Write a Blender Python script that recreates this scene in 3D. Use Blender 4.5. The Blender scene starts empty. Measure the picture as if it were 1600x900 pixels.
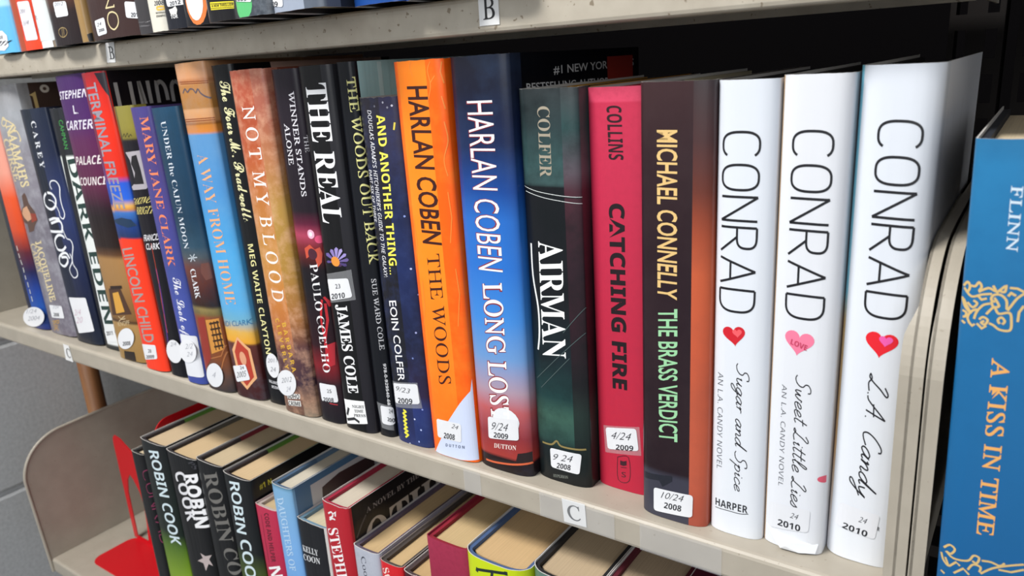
import bpy, bmesh, math, random
from mathutils import Vector, Matrix, noise as mnoise
sc = bpy.context.scene
COL = sc.collection
# ---------------------------------------------------------------- camera
cd = bpy.data.cameras.new('camera'); cam = bpy.data.objects.new('camera', cd); COL.objects.link(cam)
cam.location = (0.11168, -0.34757, 0.25510)
r = Vector((0.821705, 0.566696, -0.060472)); dn = Vector((0.112664, -0.265537, -0.957495)); fw = Vector((-0.558666, 0.779965, -0.282039))
mw = Matrix((r, -dn, -fw)).transposed().to_4x4(); mw.translation = cam.location
cam.matrix_world = mw
cd.sensor_width = 36; cd.lens = 36*1200/1600; cd.clip_start = .01
cd.dof.use_dof = True; cd.dof.focus_distance = .47; cd.dof.aperture_fstop = 14
sc.camera = cam
# ---------------------------------------------------------------- light
sc.view_settings.view_transform = 'Standard'; sc.view_settings.look = 'None'
sc.view_settings.exposure = 0.0; sc.view_settings.gamma = 1; sc.view_settings.use_curve_mapping = False
wd = bpy.data.worlds.new('world'); sc.world = wd; wd.use_nodes = True
wd.node_tree.nodes['Background'].inputs[0].default_value = (.86, .92, 1, 1)
wd.node_tree.nodes['Background'].inputs[1].default_value = .46
def area(name, loc, target, size, sy, power, col):
    l = bpy.data.lights.new(name, 'AREA'); l.shape = 'RECTANGLE'; l.size = size; l.size_y = sy; l.energy = power; l.color = col
    o = bpy.data.objects.new(name, l); COL.objects.link(o); o.location = loc
    o.rotation_euler = (Vector(target)-Vector(loc)).to_track_quat('-Z', 'Y').to_euler(); return o
area('ceiling_panel_light', (-.80, -1.05, 1.70), (-.60, 0, .05), .9, .35, 58, (1, .98, .95))
area('front_fill_light', (.9, -3.0, .95), (-.35, 0, .05), 2.0, 1.1, 34, (.97, .985, 1))  # unseen soft fill, added from front right to brighten the inner covers
# ---------------------------------------------------------------- materials
def lin(h):
    v = [int(h[i:i+2], 16)/255 for i in (0, 2, 4)]
    return tuple(c/12.92 if c <= .04045 else ((c+.055)/1.055)**2.4 for c in v) + (1,)
MC = {}
def mat(h, rough=.5, metal=0, bump=0, key=None, spec=.5):
    k = key or (h, rough, metal, bump)
    if k in MC: return MC[k]
    m = bpy.data.materials.new('mat_'+h); m.use_nodes = True; n = m.node_tree.nodes; p = n['Principled BSDF']
    p.inputs['Base Color'].default_value = lin(h); p.inputs['Roughness'].default_value = rough; p.inputs['Metallic'].default_value = metal
    p.inputs['Specular IOR Level'].default_value = spec
    if bump:
        t = n.new('ShaderNodeTexNoise'); t.inputs['Scale'].default_value = 900; b = n.new('ShaderNodeBump'); b.inputs['Strength'].default_value = bump; b.inputs['Distance'].default_value = .001
        tc = n.new('ShaderNodeTexCoord'); L = m.node_tree.links
        L.new(tc.outputs['Object'], t.inputs['Vector']); L.new(t.outputs[0], b.inputs['Height']); L.new(b.outputs[0], p.inputs['Normal'])
    MC[k] = m; return m
def mixed(h1, h2, scale, rough=.5, bump=.1, stretch=(1, 1, 1), lo=.4, hi=.6, detail=4, metal=0, spots=None):
    m = bpy.data.materials.new('mat_'+h1+'_'+h2); m.use_nodes = True; n = m.node_tree.nodes; L = m.node_tree.links; p = n['Principled BSDF']
    tc = n.new('ShaderNodeTexCoord'); mp = n.new('ShaderNodeMapping'); mp.inputs['Scale'].default_value = stretch
    t = n.new('ShaderNodeTexNoise'); t.inputs['Scale'].default_value = scale; t.inputs['Detail'].default_value = detail
    cr = n.new('ShaderNodeValToRGB'); cr.color_ramp.elements[0].position = lo; cr.color_ramp.elements[1].position = hi
    cr.color_ramp.elements[0].color = lin(h1); cr.color_ramp.elements[1].color = lin(h2)
    L.new(tc.outputs['Object'], mp.inputs[0]); L.new(mp.outputs[0], t.inputs['Vector']); L.new(t.outputs[0], cr.inputs[0])
    col = cr.outputs[0]
    if spots:
        t2 = n.new('ShaderNodeTexNoise'); t2.inputs['Scale'].default_value = spots[0]; t2.inputs['Detail'].default_value = 2
        c2 = n.new('ShaderNodeValToRGB'); c2.color_ramp.elements[0].position = spots[2]; c2.color_ramp.elements[1].position = spots[2]+.03
        mx = n.new('ShaderNodeMix'); mx.data_type = 'RGBA'; mx.inputs[7].default_value = lin(spots[1])
        L.new(mp.outputs[0], t2.inputs['Vector']); L.new(t2.outputs[0], c2.inputs[0]); L.new(c2.outputs[0], mx.inputs[0]); L.new(col, mx.inputs[6]); col = mx.outputs[2]
    L.new(col, p.inputs['Base Color'])
    p.inputs['Roughness'].default_value = rough; p.inputs['Metallic'].default_value = metal
    if bump:
        b = n.new('ShaderNodeBump'); b.inputs['Strength'].default_value = bump; b.inputs['Distance'].default_value = .001
        L.new(t.outputs[0], b.inputs['Height']); L.new(b.outputs[0], p.inputs['Normal'])
    return m
def jacket_mat(bk):
    m = bpy.data.materials.new('mat_jacket_'+bk['key']); m.use_nodes = True; n = m.node_tree.nodes; L = m.node_tree.links; p = n['Principled BSDF']
    uv = n.new('ShaderNodeUVMap'); sx = n.new('ShaderNodeSeparateXYZ'); L.new(uv.outputs[0], sx.inputs[0])
    fac = n.new('ShaderNodeMath'); fac.operation = 'MULTIPLY'; fac.inputs[1].default_value = 1/.3; L.new(sx.outputs[1], fac.inputs[0])
    col = None; lim = None
    def above(x):
        g = n.new('ShaderNodeMath'); g.operation = 'GREATER_THAN'; g.inputs[1].default_value = x; L.new(sx.outputs[0], g.inputs[0]); return g.outputs[0]
    def mix(f, a, b):
        q = n.new('ShaderNodeMix'); q.data_type = 'RGBA'; L.new(f, q.inputs[0])
        if isinstance(a, tuple): q.inputs[6].default_value = a
        else: L.new(a, q.inputs[6])
        if isinstance(b, tuple): q.inputs[7].default_value = b
        else: L.new(b, q.inputs[7])
        return q.outputs[2]
    for mx, st in bk['cols']:
        cr = n.new('ShaderNodeValToRGB'); e = cr.color_ramp.elements
        st = sorted(st, key=lambda q: q[0])
        while len(e) < len(st): e.new(.5)
        for i, (pos, c) in enumerate(st): e[i].position = pos
        for i, (pos, c) in enumerate(st): e[i].color = lin(c)
        L.new(fac.outputs[0], cr.inputs[0])
        col = cr.outputs[0] if col is None else mix(above(lim), col, cr.outputs[0])
        lim = mx/1000
    tn = n.new('ShaderNodeTexNoise')
    if bk.get('noise'):
        s, c, a = bk['noise']
        tn.inputs['Scale'].default_value = s; tn.inputs['Detail'].default_value = 6; tn.inputs['Roughness'].default_value = .65; L.new(uv.outputs[0], tn.inputs['Vector'])
        cr = n.new('ShaderNodeValToRGB'); cr.color_ramp.elements[0].position = .45; cr.color_ramp.elements[1].position = .72; cr.color_ramp.elements[1].color = (a, a, a, 1)
        L.new(tn.outputs[0], cr.inputs[0]); col = mix(cr.outputs[0], col, lin(c))
    w = bk['w']/1000
    col = mix(above(w+max(.0003, bk['fs']/1000)), col, lin(bk['front']))
    if bk.get('back'): col = mix(above(-.0003), lin(bk['back']), col)
    L.new(col, p.inputs['Base Color'])
    p.inputs['Roughness'].default_value = bk['rough']; p.inputs['Specular IOR Level'].default_value = .32
    # creases of the plastic film, mostly running up the spine
    mp = n.new('ShaderNodeMapping'); mp.inputs['Scale'].default_value = (160, 9, 1); L.new(uv.outputs[0], mp.inputs[0])
    t = n.new('ShaderNodeTexNoise'); t.inputs['Scale'].default_value = 1; t.inputs['Detail'].default_value = 3; L.new(mp.outputs[0], t.inputs['Vector'])
    b = n.new('ShaderNodeBump'); b.inputs['Strength'].default_value = .35; b.inputs['Distance'].default_value = .0007
    L.new(t.outputs[0], b.inputs['Height']); L.new(b.outputs[0], p.inputs['Normal'])
    return m
# ---------------------------------------------------------------- mesh helpers
def obj(name, me, parent=None, mats=()):
    o = bpy.data.objects.new(name, me); COL.objects.link(o)
    for m in mats: me.materials.append(m)
    if parent: o.parent = parent
    return o
def from_pydata(name, v, f, smooth=False):
    me = bpy.data.meshes.new(name); me.from_pydata(v, [], f); me.update()
    if smooth:
        for q in me.polygons: q.use_smooth = True
    return me
def root(name, label, cat, loc=(0, 0, 0), group=None, rot=(0, 0, 0)):
    o = bpy.data.objects.new(name, None); o.empty_display_size = .02; COL.objects.link(o); o.location = loc; o.rotation_euler = rot
    o['label'] = label; o['category'] = cat
    if group: o['group'] = group
    return o
def box_bm(bm, x0, x1, y0, y1, z0, z1, mi=0, bev=0):
    vs = [bm.verts.new(p) for p in ((x0,y0,z0),(x1,y0,z0),(x1,y1,z0),(x0,y1,z0),(x0,y0,z1),(x1,y0,z1),(x1,y1,z1),(x0,y1,z1))]
    fs = [bm.faces.new([vs[i] for i in q]) for q in ((0,3,2,1),(4,5,6,7),(0,1,5,4),(1,2,6,5),(2,3,7,6),(3,0,4,7))]
    for f in fs: f.material_index = mi
    if bev:
        es = list({e for f in fs for e in f.edges})
        bmesh.ops.bevel(bm, geom=es, offset=bev, segments=2, affect='EDGES', profile=.5)
def bm_obj(name, bm, parent=None, mats=(), smooth=False):
    bmesh.ops.recalc_face_normals(bm, faces=bm.faces)
    me = bpy.data.meshes.new(name); bm.to_mesh(me); bm.free()
    if smooth:
        for q in me.polygons: q.use_smooth = True
    return obj(name, me, parent, mats)
def bulge(s, w, b):
    t = min(1, abs(2*s/w-1)); return b*(1-t**3.4)**.62
# ---------------------------------------------------------------- lettering
def conv(s, u, l=None, d=None):
    r = ''
    for ch in s:
        if 'A' <= ch <= 'Z': r += chr(u+ord(ch)-65)
        elif 'a' <= ch <= 'z' and l: r += chr(l+ord(ch)-97)
        elif '0' <= ch <= '9' and d: r += chr(d+ord(ch)-48)
        else: r += ch
    return r
STY = {'sans': (lambda s: s, 0, 0), 'sansb': (lambda s: conv(s, 0x1D5D4, 0x1D5EE, 0x1D7EC), 0, 0), 'serif': (lambda s: conv(s, 0x1D434, 0x1D44E if 'h' not in s else None, 0x1D7CE).replace('\u210e', 'h'), -.25, 0),
       'serifb': (lambda s: conv(s, 0x1D400, 0x1D41A, 0x1D7CE), 0, 0), 'ital': (lambda s: s, .25, -.012), 'ital2': (lambda s: conv(s, 0x1D608, 0x1D622), 0, .0),
       'scriptb': (lambda s: conv(s, 0x1D4D0, 0x1D4EA), 0, 0), 'hcap': (lambda s: conv(s, 0x1D608, 0x1D622), 0, -.008), 'hand2': (lambda s: s, .3, -.012)}
def font_tris(text, style, off):
    fn, sh, o0 = STY[style]
    def raw(t):
        c = bpy.data.curves.new('t', 'FONT'); c.body = t; c.size = 1; c.shear = sh; c.offset = off+o0; c.resolution_u = 3
        o = bpy.data.objects.new('t', c); COL.objects.link(o)
        me = bpy.data.meshes.new_from_object(o)
        v = [(q.co.x, q.co.y) for q in me.vertices]; f = [tuple(p.vertices) for p in me.polygons]
        bpy.data.objects.remove(o); bpy.data.curves.remove(c); bpy.data.meshes.remove(me)
        return v, f
    v, f = raw(fn(text)); hv, _ = raw(fn('H'))
    cap = max(p[1] for p in hv)
    x0 = min(p[0] for p in v); x1 = max(p[0] for p in v)
    return [((x-x0)/(x1-x0), y/cap) for x, y in v], f
def catmull(P, n=5):
    if len(P) < 3: return P
    r = []
    for i in range(len(P)-1):
        a = P[max(i-1, 0)]; b = P[i]; c = P[i+1]; d = P[min(i+2, len(P)-1)]
        for k in range(n):
            t = k/n
            r.append(tuple(.5*(2*b[j]+(c[j]-a[j])*t+(2*a[j]-5*b[j]+4*c[j]-d[j])*t*t+(3*b[j]-a[j]-3*c[j]+d[j])*t**3) for j in (0, 1)))
    r.append(P[-1]); return r
def ribbon(P, w, round_=True):
    v = []; f = []
    n = len(P)
    for i, p in enumerate(P):
        a = P[max(i-1, 0)]; b = P[min(i+1, n-1)]
        dx, dy = b[0]-a[0], b[1]-a[1]; l = math.hypot(dx, dy) or 1
        k = 1
        if 0 < i < n-1:
            u = (p[0]-a[0], p[1]-a[1]); lu = math.hypot(*u) or 1
            c = abs((u[0]*dx+u[1]*dy)/lu/l); k = 1/max(c, .6)
        nx, ny = -dy/l*w/2*k, dx/l*w/2*k
        v += [(p[0]+nx, p[1]+ny), (p[0]-nx, p[1]-ny)]
        if i: f.append((2*i-2, 2*i-1, 2*i+1, 2*i))
    return v, f
def sup(cx, cy, rx, ry, a0, a1, n=28, e=.72):
    r = []
    for i in range(n+1):
        t = math.radians(a0+(a1-a0)*i/n); c, s = math.cos(t), math.sin(t)
        r.append((cx+rx*math.copysign(abs(c)**e, c), cy+ry*math.copysign(abs(s)**e, s)))
    return r
CON = {'C': (.56, [sup(.28, .5, .28, .5, 42, 318)]), 'O': (.56, [sup(.28, .5, .28, .5, 90, 450, 40)]), 'N': (.54, [[(0, 0), (0, 1)], [(0, 1), (.54, 0)], [(.54, 0), (.54, 1)]]),
       'R': (.56, [[(0, 0), (0, 1)], [(0, 1), (.22, 1)]+sup(.22, .73, .26, .27, 90, -90, 16)+[(0, .46)], [(.22, .46), (.56, 0)]]),
       'A': (.6, [[(0, 0), (.3, 1)], [(.3, 1), (.6, 0)], [(.09, .3), (.51, .3)]]), 'D': (.56, [[(0, 0), (0, 1)], [(0, 1), (.2, 1)]+sup(.2, .5, .34, .5, 90, -90, 22)+[(0, 0)]])}
HAND = {'S': (.62, [[(.62,.82),(.55,.98),(.36,1),(.2,.86),(.24,.66),(.42,.5),(.46,.28),(.34,.06),(.12,.0),(-.05,.1)]]),
 'u': (.5, [[(.02,.36),(.08,.44),(.08,.2),(.14,.04),(.26,.06),(.38,.3),(.4,.44),(.38,.14),(.44,.02),(.54,.1)]]),
 'g': (.46, [[(.38,.38),(.24,.44),(.08,.3),(.06,.1),(.18,.02),(.32,.16),(.4,.42),(.36,0),(.26,-.34),(.08,-.42),(.02,-.28),(.2,-.08),(.5,.12)]]),
 'a': (.48, [[(.38,.38),(.24,.44),(.08,.3),(.04,.1),(.16,0),(.32,.16),(.4,.42),(.37,.12),(.44,.02),(.54,.1)]]),
 'r': (.36, [[(0,.3),(.1,.42),(.1,.05)],[(.1,.26),(.2,.42),(.34,.4)]]), 'n': (.48, [[(0,.34),(.08,.42),(.08,.02),(.14,.28),(.28,.43),(.36,.3),(.36,.06),(.44,.02),(.52,.1)]]),
 'd': (.48, [[(.38,.36),(.24,.44),(.08,.3),(.04,.1),(.16,0),(.32,.18),(.44,.98),(.4,.4),(.38,.1),(.44,.02),(.54,.1)]]),
 'p': (.46, [[(0,.3),(.1,.42),(.06,0),(0,-.42)],[(.08,.24),(.22,.43),(.38,.32),(.36,.1),(.22,0),(.08,.08)]]),
 'i': (.22, [[(0,.3),(.08,.42),(.07,.1),(.14,.02),(.24,.1)],[(.1,.6),(.12,.64)]]), 'c': (.38, [[(.34,.36),(.22,.44),(.08,.32),(.04,.12),(.14,0),(.28,.03),(.42,.14)]]),
 'e': (.38, [[(.04,.16),(.2,.2),(.32,.32),(.26,.43),(.12,.38),(.04,.2),(.08,.04),(.2,0),(.42,.12)]]), 'w': (.62, [[(.02,.4),(.06,.12),(.16,.02),(.28,.36),(.3,.1),(.4,.02),(.52,.24),(.54,.44),(.64,.38)]]),
 't': (.3, [[(.14,.86),(.1,.4),(.08,.12),(.16,.01),(.32,.1)],[(-.04,.55),(.3,.6)]]), 'l': (.28, [[(.02,.14),(.16,.5),(.24,.86),(.16,.98),(.1,.8),(.07,.3),(.12,.02),(.3,.1)]]),
 'L': (.62, [[(.1,.82),(.28,1),(.4,.92),(.28,.6),(.2,.25),(.1,.03),(-.04,.06),(.1,.14),(.34,0),(.62,.06)]]), 's': (.34, [[(0,.1),(.14,.3),(.22,.44),(.26,.24),(.22,.04),(.08,.0),(.0,.06)]]),
 'A': (.66, [[(-.06,.02),(.1,.12),(.3,.7),(.42,1)],[(.42,1),(.46,.6),(.52,0)],[(.1,.36),(.58,.42)]]), '.': (.16, [[(.04,.0),(.07,.03)]]),
 'C': (.58, [[(.52,.84),(.44,.98),(.26,.94),(.08,.62),(.04,.26),(.16,.02),(.34,.02),(.58,.18)]]), 'y': (.46, [[(.02,.38),(.08,.2),(.16,.06),(.3,.16),(.4,.42),(.34,0),(.22,-.4),(.06,-.44),(.06,-.28),(.5,.1)]])}
def stroke_tris(text, style):
    v = []; f = []; x = 0
    T = CON if style == 'conrad' else HAND
    wd_, gap, sh = (.058, .155, 0) if style == 'conrad' else (.064, .05, .42)
    for ch in text:
        if ch == ' ': x += .34; continue
        adv, strokes = T[ch]
        for s in strokes:
            P = s if style == 'conrad' else catmull(s)
            P = [(p[0]+x+p[1]*sh, p[1]) for p in P]
            a, b = ribbon(P, wd_); n = len(v); v += a; f += [tuple(i+n for i in q) for q in b]
        x += adv+gap
    x -= gap
    x0 = min(p[0] for p in v)
    return [((p[0]-x0*0)/x, p[1]) for p in v], f
# ---------------------------------------------------------------- decals on a bent spine
class Decal:
    def __init__(s): s.v = []; s.f = []; s.m = []; s.mats = []
    def add(s, v, f, z, mt):
        if mt not in s.mats: s.mats.append(mt)
        n = len(s.v); s.v += [(p[0], p[1], z) for p in v]; s.f += [tuple(i+n for i in q) for q in f]; s.m += [s.mats.index(mt)]*len(f)
    def build(s, name, parent, w, b, flat=False):
        bm = bmesh.new(); vs = [bm.verts.new(p) for p in s.v]
        for q, mi in zip(s.f, s.m):
            try: fc = bm.faces.new([vs[i] for i in q]); fc.material_index = mi
            except ValueError: pass
        big = [fc for fc in bm.faces if len(fc.verts) > 4]
        if big: bmesh.ops.triangulate(bm, faces=big)
        if not flat:
            xs = [v.co.x for v in bm.verts]; lo, hi = min(xs), max(xs)
            cuts = [w/2*(1-math.cos(math.pi*i/22)) for i in range(1, 22)]+[w]
            for c in cuts:
                if lo+1e-5 < c < hi-1e-5:
                    bmesh.ops.bisect_plane(bm, geom=bm.verts[:]+bm.edges[:]+bm.faces[:], dist=1e-7, plane_co=(c, 0, 0), plane_no=(1, 0, 0))
        for v in bm.verts:
            u, z, o = v.co.x, v.co.y, v.co.z
            if flat: v.co = (u, -b-.0002-o, z)
            elif u > w+1e-6: v.co = (w+o, u-w, z)
            elif u < 0: v.co = (-o, -u, z)
            else:
                e = 1e-4; d = (bulge(min(u+e, w), w, b)-bulge(max(u-e, 0), w, b))/(2*e); d = max(-4, min(4, d)); l = math.hypot(1, d)
                v.co = (u-d/l*o, -bulge(u, w, b)-o/l, z)
        # faces look outwards
        bm.normal_update()
        for fc in bm.faces:
            c = fc.calc_center_median()
            out = Vector((1, 0, 0)) if c.x > w-1e-5 and c.y > 0 else Vector((0, -1, 0))
            if fc.normal.dot(out) < 0: fc.normal_flip()
        me = bpy.data.meshes.new(name); bm.to_mesh(me); bm.free()
        return obj(name, me, parent, s.mats)
def pts(a): return [(a[i]/1000, a[i+1]/1000) for i in range(0, len(a), 2)]
def place(v, P):
    p0, p1, q = P
    return [(p0[0]+x*(p1[0]-p0[0])+y*(q[0]-p0[0]), p0[1]+x*(p1[1]-p0[1])+y*(q[1]-p0[1])) for x, y in v]
def rounded(P, r):
    if not r: return P
    o = []; n = len(P)
    for i in range(n):
        a, b, c = P[i-1], P[i], P[(i+1) % n]
        da = math.hypot(a[0]-b[0], a[1]-b[1]); dc = math.hypot(c[0]-b[0], c[1]-b[1]); k = min(r, da/2.2, dc/2.2)
        A = (b[0]+(a[0]-b[0])/da*k, b[1]+(a[1]-b[1])/da*k); Cc = (b[0]+(c[0]-b[0])/dc*k, b[1]+(c[1]-b[1])/dc*k)
        for t in (0, .25, .5, .75, 1): o.append(((1-t)**2*A[0]+2*t*(1-t)*b[0]+t*t*Cc[0], (1-t)**2*A[1]+2*t*(1-t)*b[1]+t*t*Cc[1]))
    return o
def heart(cx, cy, r, a, k=1):
    o = []; a = math.radians(a)
    for i in range(36):
        t = i*math.tau/36; x = 16*math.sin(t)**3/17; y = (13*math.cos(t)-5*math.cos(2*t)-2*math.cos(3*t)-math.cos(4*t))/17+.12
        x *= r*k; y *= r*k; o.append((cx+x*math.cos(a)-y*math.sin(a), cy+x*math.sin(a)+y*math.cos(a)))
    return o
EPS = .00009
def ink(c): return mat(c, .38)
def tape_mat():
    if 'tape' in MC: return MC['tape']
    m = mat('d8dade', .18, key='tape'); m.node_tree.nodes['Principled BSDF'].inputs['Alpha'].default_value = .22; return m
def make_book(bk, rnd):
    w, h, d, b = bk['w']/1000, bk['h']/1000, bk['d']/1000, bk['b']/1000
    R = root('hardcover_book' if 'paperback' not in bk['label'] else 'paperback_book', bk['label'], 'book', bk['o'], bk['g'], (0, bk['a'], 0))
    jm = jacket_mat(bk); em = mat(bk['edge'], .7)
    # jacket: one sheet folded round the boards
    us = [w/2*(1-math.cos(math.pi*i/20)) for i in range(21)]
    prof = [(0, y, -y) for y in (d, d*.6, d*.3, .02, .006)]+[(u, -bulge(u, w, b), u) for u in us]+[(w, y, w+y) for y in (.006, .02, d*.3, d*.6, d)]
    n = len(prof); th = .0006
    inner = []
    for i, (x, y, s) in enumerate(prof):
        a = prof[max(i-1, 0)]; c = prof[min(i+1, n-1)]; tx, ty = c[0]-a[0], c[1]-a[1]; l = math.hypot(tx, ty)
        inner.append((min(max(x-ty/l*th, th), w-th), y+tx/l*th))
    zs = [0, h*.25, h*.5, h*.75, h]
    wear = rnd.choice((.0002, .0005, .0009)) if bk['rough'] < .5 else .0002
    top = [h-abs(mnoise.noise(Vector((i*.7, h*900, w*900))))*wear for i in range(n)]
    bot = [abs(mnoise.noise(Vector((i*.9, h*500, w*300))))*wear*.6 for i in range(n)]
    v = []; uvs = []
    for j, z in enumerate(zs):
        for i, (x, y, s) in enumerate(prof):
            zz = top[i] if j == 4 else bot[i] if j == 0 else z
            v.append((x, y, zz)); uvs.append((s, zz))
    m_ = len(v)
    for j in (0, 1):
        for i, (x, y) in enumerate(inner): v.append((x, y, (bot[i], top[i])[j])); uvs.append((prof[i][2], 0))
    f = []; fm = []
    for j in range(4):
        for i in range(n-1): f.append((j*n+i, j*n+i+1, (j+1)*n+i+1, (j+1)*n+i)); fm.append(0)
    e_ = len(v)     # the rims get corners of their own so that the faces shade flat up to the edge
    for i, (x, y, s) in enumerate(prof): v.append((x, y, bot[i])); uvs.append((s, 0))
    for i, (x, y, s) in enumerate(prof): v.append((x, y, top[i])); uvs.append((s, h))
    for i in range(n-1):
        f.append((m_+i+1, m_+i, m_+n+i, m_+n+i+1)); fm.append(1)
        f.append((e_+n+i, e_+n+i+1, m_+n+i+1, m_+n+i)); fm.append(1)
        f.append((e_+i+1, e_+i, m_+i, m_+i+1)); fm.append(1)
    f.append((e_, e_+n, m_+n, m_)); fm.append(1); f.append((e_+n-1, m_+n-1, m_+2*n-1, e_+2*n-1)); fm.append(1)
    me = from_pydata('jacket', v, f, True); uvl = me.uv_layers.new(name='UVMap')
    for lp in me.loops: uvl.data[lp.index].uv = uvs[lp.vertex_index]
    for q, k in zip(me.polygons, fm): q.material_index = k; q.use_smooth = (k == 0)
    obj('jacket', me, R, (jm, em))
    # boards and spine cloth
    bt = .0032 if w > .02 else .0016
    v = []; f = []; fm = []
    k0, k1 = th+.0001, th+bt
    pr = [(y, 0) for y in (d-.001, .046, .004)]
    ys = [d-.001, .0465, .046, .003]
    outer = [(k0, y) for y in ys]+[(u, -bulge(u, w, b)+k0*1.2) for u in us[2:-2]]+[(w-k0, y) for y in reversed(ys)]
    inn = [(k1, y) for y in ys]+[(min(max(u, k1), w-k1), -bulge(u, w, b)+k1*1.1) for u in us[2:-2]]+[(w-k1, y) for y in reversed(ys)]
    n = len(outer); z0, z1 = .0008, h-.0016
    for z in (z0, z1):
        for ring in (outer, inn):
            for x, y in ring: v.append((x, y, z))
    for i in range(n-1):
        mi = 1 if outer[i][1] > .0462 or outer[i+1][1] > .0462 else 0
        A, Bn, Ct, Dt = i, n+i, 2*n+i, 3*n+i
        f += [(A, A+1, Ct+1, Ct), (Bn+1, Bn, Dt, Dt+1), (Ct, Ct+1, Dt+1, Dt), (A+1, A, Bn, Bn+1)]; fm += [mi]*4
    f += [(0, 2*n, 3*n, n), (n-1, 2*n-1, 4*n-1, 3*n-1)]; fm += [1, 1]
    me = from_pydata('cover_boards', v, f)
    for q, k in zip(me.polygons, fm): q.material_index = k
    obj('cover_boards', me, R, (mat(bk['cloth'], .7), mat(bk['board'], .65)))
    # page block
    g = k1+.0002; N = 14; fp = []
    for i in range(N+1):
        u = g+(w-2*g)*i/N; fp.append((u, -bulge(u, w, b)*.85+min(.0065, .002+w*.12)))
    rp = [(g+(w-2*g)*(N-i)/N, d-.005-.003*math.sin(math.pi*i/N)) for i in range(N+1)]
    ring = fp+rp; n = len(ring); z0, z1 = .0035, h-.0045
    v = [(x, y, z) for z in (z0, z1) for x, y in ring]
    f = [tuple(range(n-1, -1, -1)), tuple(range(n, 2*n))]+[(i, (i+1) % n, n+(i+1) % n, n+i) for i in range(n)]
    bm = bmesh.new(); vs = [bm.verts.new(p) for p in v]
    for q in f: bm.faces.new([vs[i] for i in q])
    bmesh.ops.triangulate(bm, faces=[q for q in bm.faces if len(q.verts) > 4])
    bm_obj('page_block', bm, R, (page_mat(bk['page']),))
    # printing, stickers
    groups = {}
    for q in bk['dec']:
        z = EPS*q['l']
        if q['k'] == 'l':
            D = Decal(); D.add(rounded(pts(q['p']), q['rd']/1000), [tuple(range(28 if q.get('flat') else (len(q['p'])//2 if not q['rd'] else len(q['p'])//2*5)))], z+EPS, mat(q['c'], .55))
            lb = D.build('date_label', R, w, b, q.get('flat'))
            if q['tx']:
                D = Decal()
                for t, st, c, P in q['tx']:
                    vv, ff = font_tris(t, st, 0); D.add(place(vv, pts(P)), ff, z+2*EPS, ink(c))
                D.build('date_writing', lb, w, b, q.get('flat'))
            continue
        D = groups.setdefault(q['n'], Decal())
        if q['k'] == 't':
            vv, ff = stroke_tris(q['t'], q['st']) if q['st'] in ('conrad', 'hand') else font_tris(q['t'], q['st'], q['off'])
            P = pts(q['p'])
            if q.get('ol'):
                v2, f2 = font_tris(q['t'], q['st'], q['off']+q['ol'][1]); D.add(place(v2, P), f2, z, ink(q['ol'][0]))
                z += EPS
            D.add(place(vv, P), ff, z, ink(q['c']))
        elif q['k'] == 'p':
            P = pts(q['p']); D.add(P, [tuple(range(len(P)))], z, tape_mat() if q['n'] == 'clear_tape' else ink(q['c']))
        elif q['k'] == 's':
            for ln in q['p']:
                vv, ff = ribbon(catmull(pts(ln), 4) if len(ln) > 6 else pts(ln), q['w']/1000); D.add(vv, ff, z, ink(q['c']))
        elif q['k'] == 'h':
            (cx, cy), = pts(q['p']); r_ = q['r']/1000
            D.add(heart(cx, cy, r_, q['a']+0), [tuple(range(36))], z, mat(q['c'], .2))
            if q['hl']: D.add(heart(cx+r_*.25, cy+r_*.28, r_, q['a'], .42), [tuple(range(36))], z+EPS, mat(q['hl'], .2))
    for nm, D in groups.items(): D.build(nm, R, w, b)
    if bk['key'] == 'sweet':    # torn paper curling at the foot of the spine
        P = [(.0015, .0105, .0003), (.007, .0045, .0018), (.0105, .0010, .0028), (.020, .0008, .0024), (.0275, .0012, .0012), (.0285, .0062, .0004), (.016, .0060, .0026), (.0130, .0032, .0034)]
        v = [(u, -bulge(u, w, b)-o, z) for u, z, o in P]; v += [(x, y+.0004, z) for x, y, z in v]
        f = [(0, 1, 7, 6), (1, 2, 7), (2, 3, 7), (3, 4, 6, 7), (4, 5, 6), (5, 0, 6)]
        f += [tuple(i+8 for i in reversed(q)) for q in f]
        obj('torn_jacket_flap', from_pydata('torn_jacket_flap', v, f), R, (mat('e2e5ea', .35),))
    return R
def page_mat(h):
    k = 'page'+h
    if k in MC: return MC[k]
    m = bpy.data.materials.new('mat_pages'); m.use_nodes = True; n = m.node_tree.nodes; L = m.node_tree.links; p = n['Principled BSDF']
    tc = n.new('ShaderNodeTexCoord'); mp = n.new('ShaderNodeMapping'); mp.inputs['Scale'].default_value = (2600, 12, 12)
    t = n.new('ShaderNodeTexNoise'); t.inputs['Scale'].default_value = 1; t.inputs['Detail'].default_value = 2
    cr = n.new('ShaderNodeValToRGB'); c = lin(h); cr.color_ramp.elements[0].position = .3; cr.color_ramp.elements[0].color = tuple(x*.86 for x in c[:3])+(1,); cr.color_ramp.elements[1].position = .6; cr.color_ramp.elements[1].color = c
    L.new(tc.outputs['Object'], mp.inputs[0]); L.new(mp.outputs[0], t.inputs['Vector']); L.new(t.outputs[0], cr.inputs[0]); L.new(cr.outputs[0], p.inputs['Base Color'])
    b = n.new('ShaderNodeBump'); b.inputs['Strength'].default_value = .5; b.inputs['Distance'].default_value = .0003; L.new(t.outputs[0], b.inputs['Height']); L.new(b.outputs[0], p.inputs['Normal'])
    p.inputs['Roughness'].default_value = .8
    MC[k] = m; return m
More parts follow.
